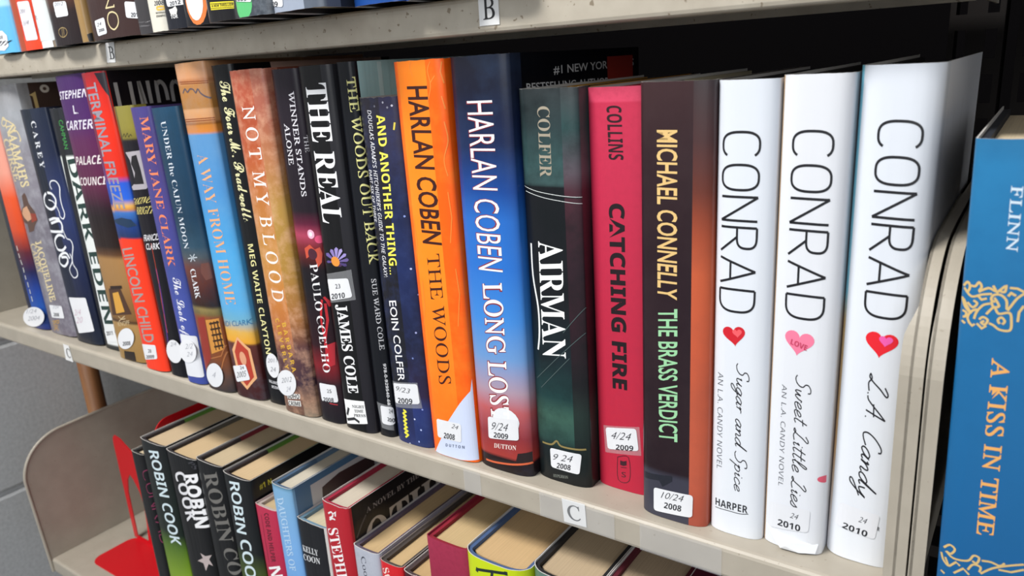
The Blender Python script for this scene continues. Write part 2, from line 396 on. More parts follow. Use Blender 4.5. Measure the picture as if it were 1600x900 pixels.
# ---------------------------------------------------------------- setting
def painted_block():
    return mixed('b4b6b7', 'c4c6c7', 220, .6, .18, (1, 1, 1), .3, .7, 6)
bm = bmesh.new()
bw, bh = .406, .203
for i in range(-6, 8):
    for j in range(-4, 8):
        z0 = -.263+i*bh+.003; z1 = z0+bh-.006; y0 = -1.318+j*bw+(i % 2)*bw/2+.003; y1 = y0+bw-.006
        box_bm(bm, -1.10, -1.0, y0, y1, z0, z1, 0, .004)
box_bm(bm, -1.09, -1.0055, -1.5, 2.2, -1.5, 1.4)
wl = bm_obj('wall_left', bm, None, (painted_block(),)); wl['kind'] = 'structure'
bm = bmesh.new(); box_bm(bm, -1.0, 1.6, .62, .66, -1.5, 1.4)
wb = bm_obj('wall_back', bm, None, (mat('0b0a0b', 1, spec=0),)); wb['kind'] = 'structure'  # added black sheet; darkness of the open space behind is put into its colour
bm = bmesh.new(); box_bm(bm, -1.1, 1.6, -2.4, .66, -1.56, -1.5)
fl = bm_obj('floor', bm, None, (mixed('6d665e', '7d766c', 8, .5),)); fl['kind'] = 'structure'
# ---------------------------------------------------------------- shelving
METAL = mixed('a39b8d', 'aba395', 45, .42, .03, (1, 1, 1), .35, .7, 5, 0, (420, '948b7c', .70))
METAL_W = mixed('a39a8b', 'b0a899', 60, .45, .05, (1, 1, 1), .3, .65, 6, 0, (260, '7f7361', .66))
def dent(x, z):
    if z < .003: return 0
    k = 0
    for c in (-.372, -.333, -.291, -.258, -.226): k = max(k, 1-abs(x-c)/.016)
    return 0
def tray(x0, x1, z, parent, mt, depth=.235, dents=()):
    prof = [(depth, -.001), (depth, 0), (.0035, 0), (.0018, -.0004), (.0005, -.0014), (0, -.003), (0, -.0170), (.0005, -.0186), (.0018, -.0193), (.0035, -.0195), (.014, -.0195), (.014, -.0185), (.0045, -.0185), (.002, -.0180), (.0012, -.0165), (.0012, -.0032), (.0022, -.0014), (.0040, -.001)]
    nx = 160 if dents else 2
    v = []; f = []
    for i in range(nx+1):
        x = x0+(x1-x0)*i/nx
        for y, zz in prof:
            if dents and y < .006 and zz > -.0185:
                k = sum(a*max(0, 1-abs(x-c)/.011) for c, a in dents)
                y += (.0045-k*1.5)*max(0, min(1, (zz+.0185)/.015))*(1 if min(abs(x-c) for c, a in dents) < .03 else 0)
            v.append((x, y, z+zz))
    n = len(prof)
    for i in range(nx):
        for j in range(n):
            k = (j+1) % n; f.append((i*n+j, i*n+k, (i+1)*n+k, (i+1)*n+j))
    f += [tuple(range(n-1, -1, -1)), tuple(nx*n+j for j in range(n))]
    bm = bmesh.new(); vs = [bm.verts.new(p) for p in v]
    for q in f: bm.faces.new([vs[i] for i in q])
    bmesh.ops.triangulate(bm, faces=[q for q in bm.faces if len(q.verts) > 4])
    box_bm(bm, x0, x1, .118, .1195, z-.0195, z-.001)
    return bm_obj('shelf_tray', bm, parent, (mt,))
def bracket(x, z, parent, mt, flange=1, depth=.25, tall=.168, fw=.0095, fo=0):
    # sheet with a rounded front shoulder; its front edge is folded sideways
    prof = [(-.0010+(-.0050)*i/12, -.018+.130*i/12) for i in range(12)]
    for i in range(1, 20):
        t = i/20*math.pi/2; prof.append((-.006+.056*(1-math.cos(t)), .112+(tall-.112)*math.sin(t)))
    prof += [(.075, tall+.001), (.14, tall+.002), (depth, tall+.002), (depth, -.018)]
    t = .0012; BRK[:] = prof[:-1]
    bm = bmesh.new()
    a = [bm.verts.new((x, y, z+q)) for y, q in prof]; b = [bm.verts.new((x+t, y, z+q)) for y, q in prof]
    n = len(prof); bm.faces.new(a); bm.faces.new(list(reversed(b)))
    for i in range(n): bm.faces.new((a[i], b[i], b[(i+1) % n], a[(i+1) % n]))
    bmesh.ops.triangulate(bm, faces=[q for q in bm.faces if len(q.verts) > 4])
    # folded flange along the visible outline
    m = n-1
    def nrm(i):
        p, q = prof[max(i-1, 0)], prof[min(i+1, m-1)]; dx, dy = q[0]-p[0], q[1]-p[1]; l = math.hypot(dx, dy); return (dy/l, -dx/l)
    rows = []
    x_a, x_b = (x-fo, x+fw-fo) if flange > 0 else (x+t-fw, x+t)
    for i in range(m):
        y, q = prof[i]; ny, nz = nrm(i); e = .0012
        rows.append([(x_a, y, z+q), (x_a, y-ny*-e*0-ny*0, z+q)])
    for i in range(m-1):
        (y, q), (y2, q2) = prof[i], prof[i+1]
        n1, n2 = nrm(i), nrm(i+1); e = .0014
        s1, s2 = fo*min(1, max(0, y+.002)/.006), fo*min(1, max(0, y2+.002)/.006)
        P = [(x_a+s1, y, z+q), (x_b, y, z+q), (x_b, y2, z+q2), (x_a+s2, y2, z+q2)]
        Q = [(x_a+s1, y+n1[0]*e, z+q+n1[1]*e), (x_b, y+n1[0]*e, z+q+n1[1]*e), (x_b, y2+n2[0]*e, z+q2+n2[1]*e), (x_a+s2, y2+n2[0]*e, z+q2+n2[1]*e)]
        vs = [bm.verts.new(p) for p in P+Q]
        for fc in ((0,1,2,3), (7,6,5,4), (0,4,5,1), (1,5,6,2), (2,6,7,3), (3,7,4,0)): bm.faces.new([vs[k] for k in fc])
    bmesh.ops.remove_doubles(bm, verts=bm.verts, dist=1e-6)
    return bm_obj('end_bracket', bm, parent, (mt,))
def hem(o):
    # rounded rolled edge along the bracket outline
    m = o.data; bm = bmesh.new(); bm.from_mesh(m)
    xs = max(v.co.x for v in bm.verts)-.0004; pr = BRK
    N = 8; r_ = .0021; rings = []
    for i, (y, z) in enumerate(pr):
        p, q = pr[max(i-1, 0)], pr[min(i+1, len(pr)-1)]; dx, dy = q[0]-p[0], q[1]-p[1]; l = math.hypot(dx, dy); ny, nz = dy/l, -dx/l
        rings.append([bm.verts.new((xs+r_*math.cos(k*math.tau/N)-.0006, y+ny*-r_*math.sin(k*math.tau/N), z+nz*-r_*math.sin(k*math.tau/N))) for k in range(N)])
    for a, c in zip(rings, rings[1:]):
        for k in range(N):
            f = bm.faces.new((a[k], a[(k+1) % N], c[(k+1) % N], c[k])); f.smooth = True
    bmesh.ops.recalc_face_normals(bm, faces=bm.faces); bm.to_mesh(m); bm.free(); return o
BRK = []
def paper_label(parent, P, ch, Lp, tape=None):
    D = Decal(); D.add(P, [(0, 1, 2, 3)], .0002, mat('dededd', .6)); lb = D.build('letter_label', parent, 1e3, 0, True)
    vv, ff = font_tris(ch, 'serif', .006); D = Decal(); D.add(place(vv, Lp), ff, .0003, mat('1c1c1e', .6)); D.build('letter', lb, 1e3, 0, True)
    if tape:
        D = Decal(); D.add([(tape[0], tape[2]), (tape[1], tape[2]), (tape[1], tape[3]), (tape[0], tape[3])], [(0, 1, 2, 3)], .0004, tape_mat()); D.build('clear_tape', parent, 1e3, 0, True)
def shelf(name, label, x0, x1, z, dents=(), brk=('l', 'r'), mt=METAL):
    R = root(name, label, 'shelf', (0, 0, z), 'beige steel library shelves')
    tray(x0, x1, 0, R, mt, dents=dents)
    if 'l' in brk: hem(bracket(x0-.0014, 0, R, METAL, -1, fw=.002))
    if 'r' in brk: bracket(x1+.0003, 0, R, METAL, 1, fw=.0095, fo=.0040)
    return R
up = shelf('metal_shelf', 'beige steel shelf at the top with letter B labels on its lip', -.920, .0718, .2898, mt=METAL_W)
mid = shelf('metal_shelf', 'beige steel middle shelf with letter C labels on its lip', -.9225, .0718, 0)
low = shelf('metal_shelf', 'beige steel bottom shelf with rounded end bracket and red bookend', -.9020, .0718, -.33)
paper_label(up, [(-.1472, -.0006), (-.1341, -.0006), (-.1342, -.0155), (-.1473, -.0155)], 'B', [(-.1445, -.0125), (-.1368, -.0122), (-.1445, -.0018)])
paper_label(up, [(-.5218, -.0006), (-.5085, -.0006), (-.5120, -.0160), (-.5245, -.0156)], 'B', [(-.5195, -.0132), (-.5120, -.0134), (-.5188, -.0035)])
paper_label(mid, [(-.1099, -.0006), (-.0938, .0), (-.0931, -.0156), (-.1088, -.0166)], 'C', [(-.1060, -.0134), (-.0968, -.0130), (-.1064, -.0035)], (-.126, -.0742, -.0175, -.0008))
paper_label(mid, [(-.7219, -.0006), (-.7100, -.0008), (-.7085, -.0190), (-.7240, -.0190)], 'C', [(-.7190, -.0150), (-.7110, -.0150), (-.7180, -.0045)])
D = Decal(); D.add([(-.186, -.0010), (-.172, -.0010), (-.172, -.0178), (-.186, -.0178)], [(0, 1, 2, 3)], .0003, tape_mat()); D.build('clear_tape', mid, 1e3, 0, True)
D = Decal(); D.add([(-.058, -.0010), (-.010, -.0010), (-.010, -.0185), (-.058, -.0185)], [(0, 1, 2, 3)], .0003, tape_mat()); D.build('clear_tape', mid, 1e3, 0, True)
# next bay's shelf, set right beside
nb = shelf('metal_shelf', 'beige steel shelf of the next bay under the blue book', .0895, .70, 0, brk=())
bracket(.0790, 0, nb, METAL, 1, fw=.0065, fo=.0005)
nu = shelf('metal_shelf', 'beige steel shelf of the next bay, level with the top shelf', .0795, .70, .2898, brk=())
# uprights
def upright(label, x0, x1, y0, z0, z1):
    m = mat('221f1e', .8, spec=.15)
    bm = bmesh.new(); sw = .0065
    cols = [(x0+.0035, x0+.0035+sw), (x1-.0035-sw, x1-.0035)]
    zc = z0
    cx = sorted([x0, x1]+[q for c in cols for q in c])
    pitch = .0285; sh = .0185
    k0 = math.floor((z0-.2383)/pitch)
    z = .2383+k0*pitch
    def quad(a, b, c, d): bm.faces.new([bm.verts.new((a, y0, c)), bm.verts.new((b, y0, c)), bm.verts.new((b, y0, d)), bm.verts.new((a, y0, d))])
    while z < z1:
        for i in range(5):
            a, b = cx[i], cx[i+1]
            if i in (1, 3): quad(a, b, z+sh, z+pitch)
            else: quad(a, b, z, z+pitch)
        z += pitch
    zt = z; zb = .2383+k0*pitch
    bmesh.ops.remove_doubles(bm, verts=bm.verts, dist=1e-6)
    ext = bmesh.ops.extrude_face_region(bm, geom=bm.faces[:])
    for v in [e for e in ext['geom'] if isinstance(e, bmesh.types.BMVert)]: v.co.y += .0016
    box_bm(bm, x0, x0+.0016, y0+.0016, y0+.04, zb, zt); box_bm(bm, x1-.0016, x1, y0+.0016, y0+.04, zb, zt)
    o = bm_obj('slotted_upright', bm, None, (m,)); o['label'] = label; o['category'] = 'upright'; return o
upright('dark slotted steel upright behind the right end of the white books', .0455, .0770, .262, -1.46, 1.2)
upright('dark slotted steel upright behind the blue book of the next bay', .0850, .1165, .262, -1.46, 1.2)
upright('slotted steel upright behind the left end of the shelves', -.955, -.9235, .262, -1.46, 1.2)
# wooden post by the wall
bm = bmesh.new(); bmesh.ops.create_cone(bm, cap_ends=True, segments=28, radius1=.0125, radius2=.0125, depth=1.6); bmesh.ops.translate(bm, verts=bm.verts, vec=(-.957, .122, -.7))
po = bm_obj('wooden_post', bm, None, (mixed('7a4c2c', '9a6a42', 40, .5, .1, (1, 1, .06)),), True); po['label'] = 'brown wooden post between the block wall and the shelf ends'; po['category'] = 'post'
# ---------------------------------------------------------------- bookends
RED = mat('c4141f', .3, key='red')
def plate(name, outline, plane, t, parent, hole=None):
    bm = bmesh.new()
    P = outline
    vs = [bm.verts.new(plane(u, v)) for u, v in P]
    if hole:
        hv = [bm.verts.new(plane(u, v)) for u, v in hole]
        es = [bm.edges.new((vs[i], vs[(i+1) % len(vs)])) for i in range(len(vs))]+[bm.edges.new((hv[i], hv[(i+1) % len(hv)])) for i in range(len(hv))]
        bmesh.ops.triangle_fill(bm, edges=es, use_beauty=True)
    else: bm.faces.new(vs)
    ext = bmesh.ops.extrude_face_region(bm, geom=bm.faces[:])
    off = Vector(plane(0, 0, t))-Vector(plane(0, 0, 0))
    bmesh.ops.translate(bm, verts=[e for e in ext['geom'] if isinstance(e, bmesh.types.BMVert)], vec=off)
    return bm_obj(name, bm, parent, (RED,))
def rc(x0, x1, y0, y1, r, corners=(1, 1, 1, 1)):
    o = []
    for (cx, cy, a0), k in zip(((x0+r, y0+r, 180), (x1-r, y0+r, 270), (x1-r, y1-r, 0), (x0+r, y1-r, 90)), corners):
        if not k: o.append((cx+(r if a0 in (270, 0) else -r), cy+(r if a0 in (0, 90) else -r))); continue
        for i in range(7): t = math.radians(a0+90*i/6); o.append((cx+r*math.cos(t), cy+r*math.sin(t)))
    return o
be = root('bookend', 'red metal bookend lying in front of the bottom shelf books with open arch', 'bookend', (-.8505, .024, -.3298))
plate('base_plate', rc(0, .165, 0, .062, .014, (1, 0, 0, 1)), lambda u, v, o=0: (u, v, o), .0012, be)
ho = [(.0090, .004), (.0355, .004), (.0415, .035), (.0444, .0633), (.041, .0793), (.0317, .0953), (.0246, .1008), (.0163, .091), (.0100, .0700)]
plate('arch', [(.0005, 0), (.0545, 0), (.0590, .05), (.0585, .0936), (.0572, .1245), (.0517, .134), (.0415, .1385), (.0189, .151), (.0068, .1530), (.0015, .148), (.0005, .140)], lambda u, v, o=0: (u, .0615-o, v+.0012), .0012, be, ho)
b2 = root('bookend', 'tall red metal bookend standing upright against the leftmost bottom shelf books', 'bookend', (-.6310, .028, -.3298))
plate('upright_plate', rc(0, .140, 0, .2455, .018, (0, 0, 1, 1)), lambda u, v, o=0: (-o, u, v), .0012, b2)
plate('base_plate', [(0, 0), (-.03, 0), (-.03, .10), (0, .10)], lambda u, v, o=0: (u-.0012, v+.02, o), .0012, b2)
# ---------------------------------------------------------------- books
BOOKS = [
{'key':'ward','label':'thin dark navy book with orange and blue spine, first from the left bracket','o':[-0.8215,0.016,0.00015],'a':-0.03052,'w':40.4,'h':262,'d':160,'b':4.8,'g':'books in a row on the middle shelf','front':'2a2c52','board':'1c1b20','cloth':'1c1b20','page':'d8c6a6','edge':'c9c6c2','rough':0.28,'fs':10,'cols':[[17,[[0,'141a3a'],[0.2761,'1a2238'],[0.4429,'33363c'],[0.892,'3a3f46']]],[9999,[[0,'232c66'],[0.0861,'2350a0'],[0.1476,'1f3f90'],[0.2205,'20204a'],[0.2924,'5a2430'],[0.3751,'cf4a26'],[0.491,'e0562c'],[0.5818,'e39a86'],[0.8876,'e8a090']]]],'dec':[{'k':'s','n':'title_lettering','c':'c9ccc6','l':1,'w':1.6,'p':[[20.6,95.2,20.4,89.4],[20.3,86.6,20.6,81.5],[20.9,79.4,22.3,73.7],[22.3,70.8,22.1,65],[22,62.1,22.3,57],[23.8,54.2,23.6,48.3],[24,46.1,24.2,41],[24.1,38,24,32.1]]},{'k':'l','n':'date_label','c':'dfe0e3','l':2,'rd':0,'flat':1,'p':[44,16.4,41.9,13.6,38.6,10.8,34.3,8.1,29.1,5.7,23.2,3.6,17,2,10.8,1,4.9,0.6,-0.4,0.9,-4.9,1.8,-8.2,3.3,-10.2,5.3,-10.8,7.8,-9.9,10.5,-7.6,13.4,-4.1,16.3,0.5,19,5.9,21.4,11.9,23.4,18,24.9,24.1,25.8,29.9,26.1,34.9,25.8,39.1,24.9,42.2,23.4,44.1,21.4,44.7,19.1],'tx':[['1/24','ital','8a8d96',[1.6,15.6,28.4,19.6,3.4,20.3]],['2004','ital','8a8d96',[0,7,31.8,11.7,2.1,12.2]]]}]},
{'key':'namah','label':'grey fantasy hardcover with gold curly title and a robed figure, "1" on its cover','o':[-0.78045,0.017,0.00015],'a':-0.03047,'w':58.3,'h':262.5,'d':160,'b':4.8,'g':'books in a row on the middle shelf','front':'4a3a34','board':'1c1b20','cloth':'1c1b20','page':'d8c6a6','edge':'c9c6c2','rough':0.28,'fs':10,'noise':[60,'b5b6bc',0.5],'cols':[[9999,[[0,'6a6470'],[0.1989,'7a7680'],[0.3845,'706c76'],[0.5193,'837f88'],[0.6506,'85828a'],[0.7785,'9a9da2'],[0.8825,'8d8a8a']]]],'dec':[{'k':'t','n':'title_lettering','c':'dccb9c','l':1,'t':"NAAMAH'S",'st':'serif','p':[24.7,223.6,25,160.4,42.4,225.1],'off':0.028},{'k':'s','n':'title_lettering','c':'d8c69a','l':1,'w':1.5,'p':[[21.2,230.1,16.4,225.1,21.4,223,28.3,227.2,24.8,231.2,21.2,230.1,33.9,227,44,221,25.3,214.6,43.7,217.8,47.9,209.4,45.7,207]]},{'k':'t','n':'title_lettering','c':'d0bf96','l':1,'t':'CURSE','st':'serif','p':[8.3,209.8,11.7,166.2,23.3,211.1],'off':0.022},{'k':'t','n':'author_lettering','c':'dccb9c','l':1,'t':'JACQUELINE','st':'serif','p':[23.9,102.7,23.8,36.3,37.6,105.8],'off':0.024},{'k':'t','n':'author_lettering','c':'d0bf96','l':1,'t':'CAREY','st':'serif','p':[8.8,99,10.4,66.5,22.5,101.6],'off':0.02},{'k':'p','n':'cover_picture','c':'5a4238','l':1,'p':[20,151.6,27.8,155.1,30.3,151.8,31.7,143.8,40,136,41.9,126.6,33.6,121,27.4,114.6,15.7,112.7,16.3,121.6,0.2,123.8,3.2,133.2,18.2,140.8]},{'k':'p','n':'cover_picture','c':'c99a78','l':2,'p':[14.8,138,25.8,141,29.4,134.4,30.1,127.6,19.6,124.5,11.8,128.3,8.5,132.2]},{'k':'p','n':'cover_picture','c':'8f3a28','l':2,'p':[29,133.7,41.3,133.3,40.6,126.6,27.8,123.5]},{'k':'l','n':'date_label','c':'dfe0e3','l':2,'rd':2,'p':[19,32.9,46.4,34.1,45.9,20.1,17.9,18.2],'tx':[['7/24','ital','9a9ca8',[25.8,28.9,39.3,30.6,27.7,32.7]],['2008','sansb','22242a',[23.6,20.3,36.2,21.3,25,24.5]]]},{'k':'t','n':'publisher_mark','c':'b08a4a','l':1,'t':'Roc','st':'serifb','p':[17,15.1,15.5,2.4,33,17.7],'off':0},{'k':'p','n':'cover_numeral','c':'cdb37a','l':1,'p':[67.6,250.7,74.1,253.6,74.1,237.1,70.7,237,70.6,249.2]},{'k':'p','n':'cover_flower','c':'d8cfc4','l':1,'p':[88,255.9,87.7,257.3,86.9,258.5,85.8,259.4,84.3,259.8,82.7,259.8,81.2,259.4,80.1,258.5,79.3,257.3,79,255.9,79.3,254.5,80.1,253.3,81.2,252.4,82.7,252,84.3,252,85.8,252.4,86.9,253.3,87.7,254.5]},{'k':'p','n':'cover_flower','c':'5a4238','l':2,'p':[85.3,255.9,85.2,256.4,84.9,256.9,84.4,257.3,83.8,257.5,83.2,257.5,82.6,257.3,82.1,256.9,81.8,256.4,81.7,255.9,81.8,255.4,82.1,254.9,82.6,254.5,83.2,254.3,83.8,254.3,84.4,254.5,84.9,254.9,85.2,255.4]}]},
{'key':'once','label':'dark navy hardcover with a white script title curling down its spine','o':[-0.72006,0.0155,0.00015],'a':-0.03767,'w':52.3,'h':238.8,'d':160,'b':4.8,'g':'books in a row on the middle shelf','front':'1c2430','board':'1c1b20','cloth':'1c1b20','page':'d8c6a6','edge':'c9c6c2','rough':0.28,'fs':10,'noise':[30,'2a3450',0.4],'cols':[[28.8,[[0.0086,'141a28'],[0.1261,'141c34'],[0.5277,'151b28'],[0.7986,'1c2430']]],[9999,[[0.019,'161c28'],[0.269,'1a2244'],[0.4646,'2c3868'],[0.6526,'1f2740'],[0.7938,'20283a']]]],'dec':[{'k':'t','n':'author_lettering','c':'d8dade','l':1,'t':'C A R E Y','st':'serifb','p':[24.8,226.9,21.1,181.9,34.2,227.4],'off':0},{'k':'s','n':'title_lettering','c':'e6e8ec','l':1,'w':2.6,'p':[[19.3,157.1,12,152.5,10.6,145.3,20.3,141,31,143.8,35.8,150.8,31,156.5,22.4,157.7],[10.5,129.6,22.3,131.9,34,131.6],[13.5,126.4,31.7,129.6,35.9,125.2,33,119.2],[4.8,117.9,19.2,118.1,34,118.6],[34.6,112.1,30.7,114.6,21.3,114.2,11.7,107.8,13.4,99.9,24.3,99.2,33.1,103.5],[17.6,91.4,28.7,92.1,29.1,87.4,19.8,82.2,10.7,84.9,12.9,91.1,22.6,95.7,30.8,96.2,34.7,91.1]]},{'k':'s','n':'title_lettering','c':'e6e8ec','l':1,'w':1.2,'p':[[33.3,161,31.7,165.4,36,169.2,43.6,169,46.9,163.3,44.4,153.3,44,144.4,44.9,136.8,41,131.7,36.4,134.2,36.4,139.3,30.7,148.2,21.3,150.7],[35.2,121.3,38.3,112.2,43.9,110.4,45.3,103.9,40.6,93.9,38.4,85.9,42.3,79.4,41,73.4,34.1,71,29.4,74.7,29.4,80.1,38.4,88.6,37.2,96.5]]},{'k':'l','n':'date_label','c':'dfe0e3','l':2,'rd':2,'p':[10.9,48.3,45.5,50.7,46.5,14.8,14,9.3],'tx':[['2/4','ital','c9a6b8',[14.7,28.8,29.5,31,16.7,35.3]],['20','ital','c9a6b8',[14.7,20.3,29.5,22.7,16.7,26.9]]]}]},
{'key':'eden','label':'slim black and white hardcover with large dark green block title','o':[-0.66738,0.018,0.00015],'a':-0.03349,'w':43.3,'h':238.8,'d':160,'b':4.8,'g':'books in a row on the middle shelf','front':'1d2023','board':'1c1b20','cloth':'1c1b20','page':'d8c6a6','edge':'c9c6c2','rough':0.28,'fs':10,'cols':[[9999,[[0,'1f2426'],[0.0144,'1f2426'],[0.019,'dfe2e2'],[0.6459,'dfe4df'],[0.6499,'22242a'],[0.7938,'22242a']]]],'dec':[{'k':'p','n':'jacket_print','c':'15181c','l':1,'p':[15.5,237.9,24,237.4,18.3,193.8,16.6,141.6,15.3,77.4,11.4,0.3,0.2,6,0.2,68,4.3,153.6]},{'k':'t','n':'author_lettering','c':'3f9a4a','l':1,'t':'CAHMAN','st':'sans','p':[20.9,227.6,19.4,201,28.3,227.9],'off':0},{'k':'t','n':'title_lettering','c':'1e3a34','l':1,'t':'DARK EDEN','st':'sansb','p':[19.3,190.8,16.3,26.9,35.7,192.3],'off':0},{'k':'l','n':'date_label','c':'dfe1e2','l':2,'rd':2,'p':[11.8,20.1,31.6,23.1,34,9.8,12.4,7.2],'tx':[['2011','sansb','22242a',[15.2,14.4,27.9,16.7,15.5,18.6]]]}]},
{'key':'palace','label':'purple to black hardcover with white horizontal author name and sepia house','o':[-0.62364,0.009,0.00015],'a':-0.02995,'w':52.3,'h':267,'d':160,'b':4.8,'g':'books in a row on the middle shelf','front':'2a1428','board':'1c1b20','cloth':'1c1b20','page':'d8c6a6','edge':'c9c6c2','rough':0.28,'fs':10,'cols':[[9999,[[0,'94733f'],[0.1245,'a5824e'],[0.1309,'3a2416'],[0.1416,'7a582f'],[0.2011,'8a6436'],[0.264,'9a7446'],[0.3362,'a07848'],[0.3505,'5a3c24'],[0.377,'221510'],[0.4674,'1c1114'],[0.4971,'2a1420'],[0.5657,'5a2240'],[0.6998,'5a2450'],[0.756,'4c2560'],[0.8934,'43255e']]]],'dec':[{'k':'t','n':'author_lettering','c':'d9d4e0','l':1,'t':'STEPHEN','st':'sansb','p':[3.6,246.7,50.8,246.8,7.2,253.6],'off':0},{'k':'t','n':'author_lettering','c':'d9d4e0','l':1,'t':'L.','st':'sansb','p':[25.8,233.5,33.6,233.4,26.9,240.7],'off':0},{'k':'t','n':'author_lettering','c':'d9d4e0','l':1,'t':'CARTER','st':'sansb','p':[2.9,219.7,49.1,219.9,6.6,227.7],'off':0},{'k':'t','n':'title_lettering','c':'ddd2d2','l':1,'t':'PALACE','st':'sansb','p':[6.6,188.3,48.9,189.2,10.2,195.9],'off':0},{'k':'t','n':'title_lettering','c':'ddd2d2','l':1,'t':'COUNCIL','st':'sansb','p':[5.4,169.5,54.6,170.9,8.3,176.8],'off':0},{'k':'p','n':'cover_picture','c':'4a3020','l':1,'p':[15,71.3,36.1,75,45,48.7,9.6,44.3]},{'k':'p','n':'cover_picture','c':'d09a3e','l':2,'p':[20.6,67.4,31.8,69.7,35.1,50.4,18.8,46.8]},{'k':'p','n':'cover_picture','c':'2a1a12','l':2,'p':[18.8,74.2,39.7,76.5,39.6,73.4,18.6,71]},{'k':'t','n':'publisher_mark','c':'c9b48c','l':1,'t':'KNOPF','st':'sans','p':[16.6,33.6,38.6,37.8,17.4,38.3],'off':0},{'k':'s','n':'publisher_mark','c':'c9b48c','l':1,'w':0.8,'p':[[21.3,44.5,26,41.8,33.4,43.3],[20.3,39.2,27.7,43.3,33.3,45.8]]},{'k':'p','n':'cover_picture','c':'241a14','l':1,'p':[16.8,8.7,35.7,10,35.5,0.3,14.8,0.3]},{'k':'l','n':'date_label','c':'dfe0e3','l':2,'rd':0,'flat':1,'p':[40.8,23.3,38.8,20.7,36.3,18.2,33.2,15.9,29.7,14,26.1,12.4,22.5,11.4,19,10.9,15.9,11,13.3,11.7,11.4,12.9,10.3,14.7,10,16.8,10.5,19.2,11.8,21.8,13.8,24.4,16.5,27,19.7,29.2,23.2,31.2,26.8,32.6,30.4,33.6,33.7,34,36.7,33.9,39.2,33.2,41,31.9,42.1,30.2,42.5,28.2,42,25.8],'tx':[['2008','sansb','22242a',[17.8,14.2,32.7,16.9,18.9,18.3]]]}]},
{'key':'freeze','label':'black thriller hardcover with red and blue spine and tall grey cover letters','o':[-0.57098,0.006,0.00015],'a':-0.02802,'w':37.2,'h':267.6,'d':160,'b':4.8,'g':'books in a row on the middle shelf','front':'17141a','board':'1c1b20','cloth':'1c1b20','page':'d8c6a6','edge':'c9c6c2','rough':0.28,'fs':0,'cols':[[10.4,[[0,'e8391f'],[0.4112,'e23a26'],[0.4152,'20345f'],[0.4581,'1c3c80'],[0.491,'3a6aa8'],[0.5044,'e0a050'],[0.5198,'1d3f96'],[0.5805,'2a4aa8'],[0.5881,'5a3a78'],[0.6664,'6a2a48'],[0.8295,'7a2438'],[0.8913,'8a2430']]],[9999,[[0,'f03c1e'],[0.4151,'f03a1c'],[0.419,'1c2f58'],[0.4612,'1c3c80'],[0.4954,'3a70b8'],[0.503,'c08048'],[0.5143,'e8b050'],[0.5331,'2a62d0'],[0.5816,'2858c8'],[0.6001,'d42c1c'],[0.7381,'e23018'],[0.8264,'d02a20'],[0.8871,'9a2028']]]],'dec':[{'k':'p','n':'jacket_print','c':'1d1620','l':1,'p':[27,266.4,37,266,37,237.9,37,198.9,37,220.3,36.4,247]},{'k':'t','n':'title_lettering','c':'948e9a','l':1,'t':'TERMINAL FREEZE','st':'sans','p':[9.7,258.7,12.5,151.7,26,259],'off':0.012},{'k':'t','n':'author_lettering','c':'a0938f','l':1,'t':'LINCOLN CHILD','st':'sans','p':[8.5,114.9,11.6,26.2,26,117.4],'off':0.012},{'k':'p','n':'cover_picture','c':'17324f','l':1,'p':[0.2,140.4,20.1,144,32.8,142.4,36.6,136.8,26.7,135,10.9,137.8]},{'k':'l','n':'date_label','c':'dfe0e3','l':2,'rd':2,'p':[4.9,23.8,29,25.9,27.9,12.3,3.3,7.8],'tx':[['28','sans','22242a',[14.5,16.5,20.2,17.3,15.4,20.1]],['2009','sansb','22242a',[8.7,9.8,23.1,12.4,9.6,13.2]]]},{'k':'s','n':'cover_lettering','c':'a6a4a6','l':1,'w':3.4,'p':[[43,257.5,43,197.5,50.7,197.5],[55.7,257.5,55.7,196],[63.7,196,63.7,257.5],[63.7,257.5,71.7,196],[71.7,196,71.7,257.5],[87.7,240,87.2,251,84.2,255.8,81.2,255,79.2,250,79.2,205,81.2,198,85.2,197,87.7,205],[97.2,255.8,94.2,253,93.2,245,93.2,205,95.2,198,99.2,197,102.2,203,102.7,245,101.2,253,97.2,255.8]]}]},
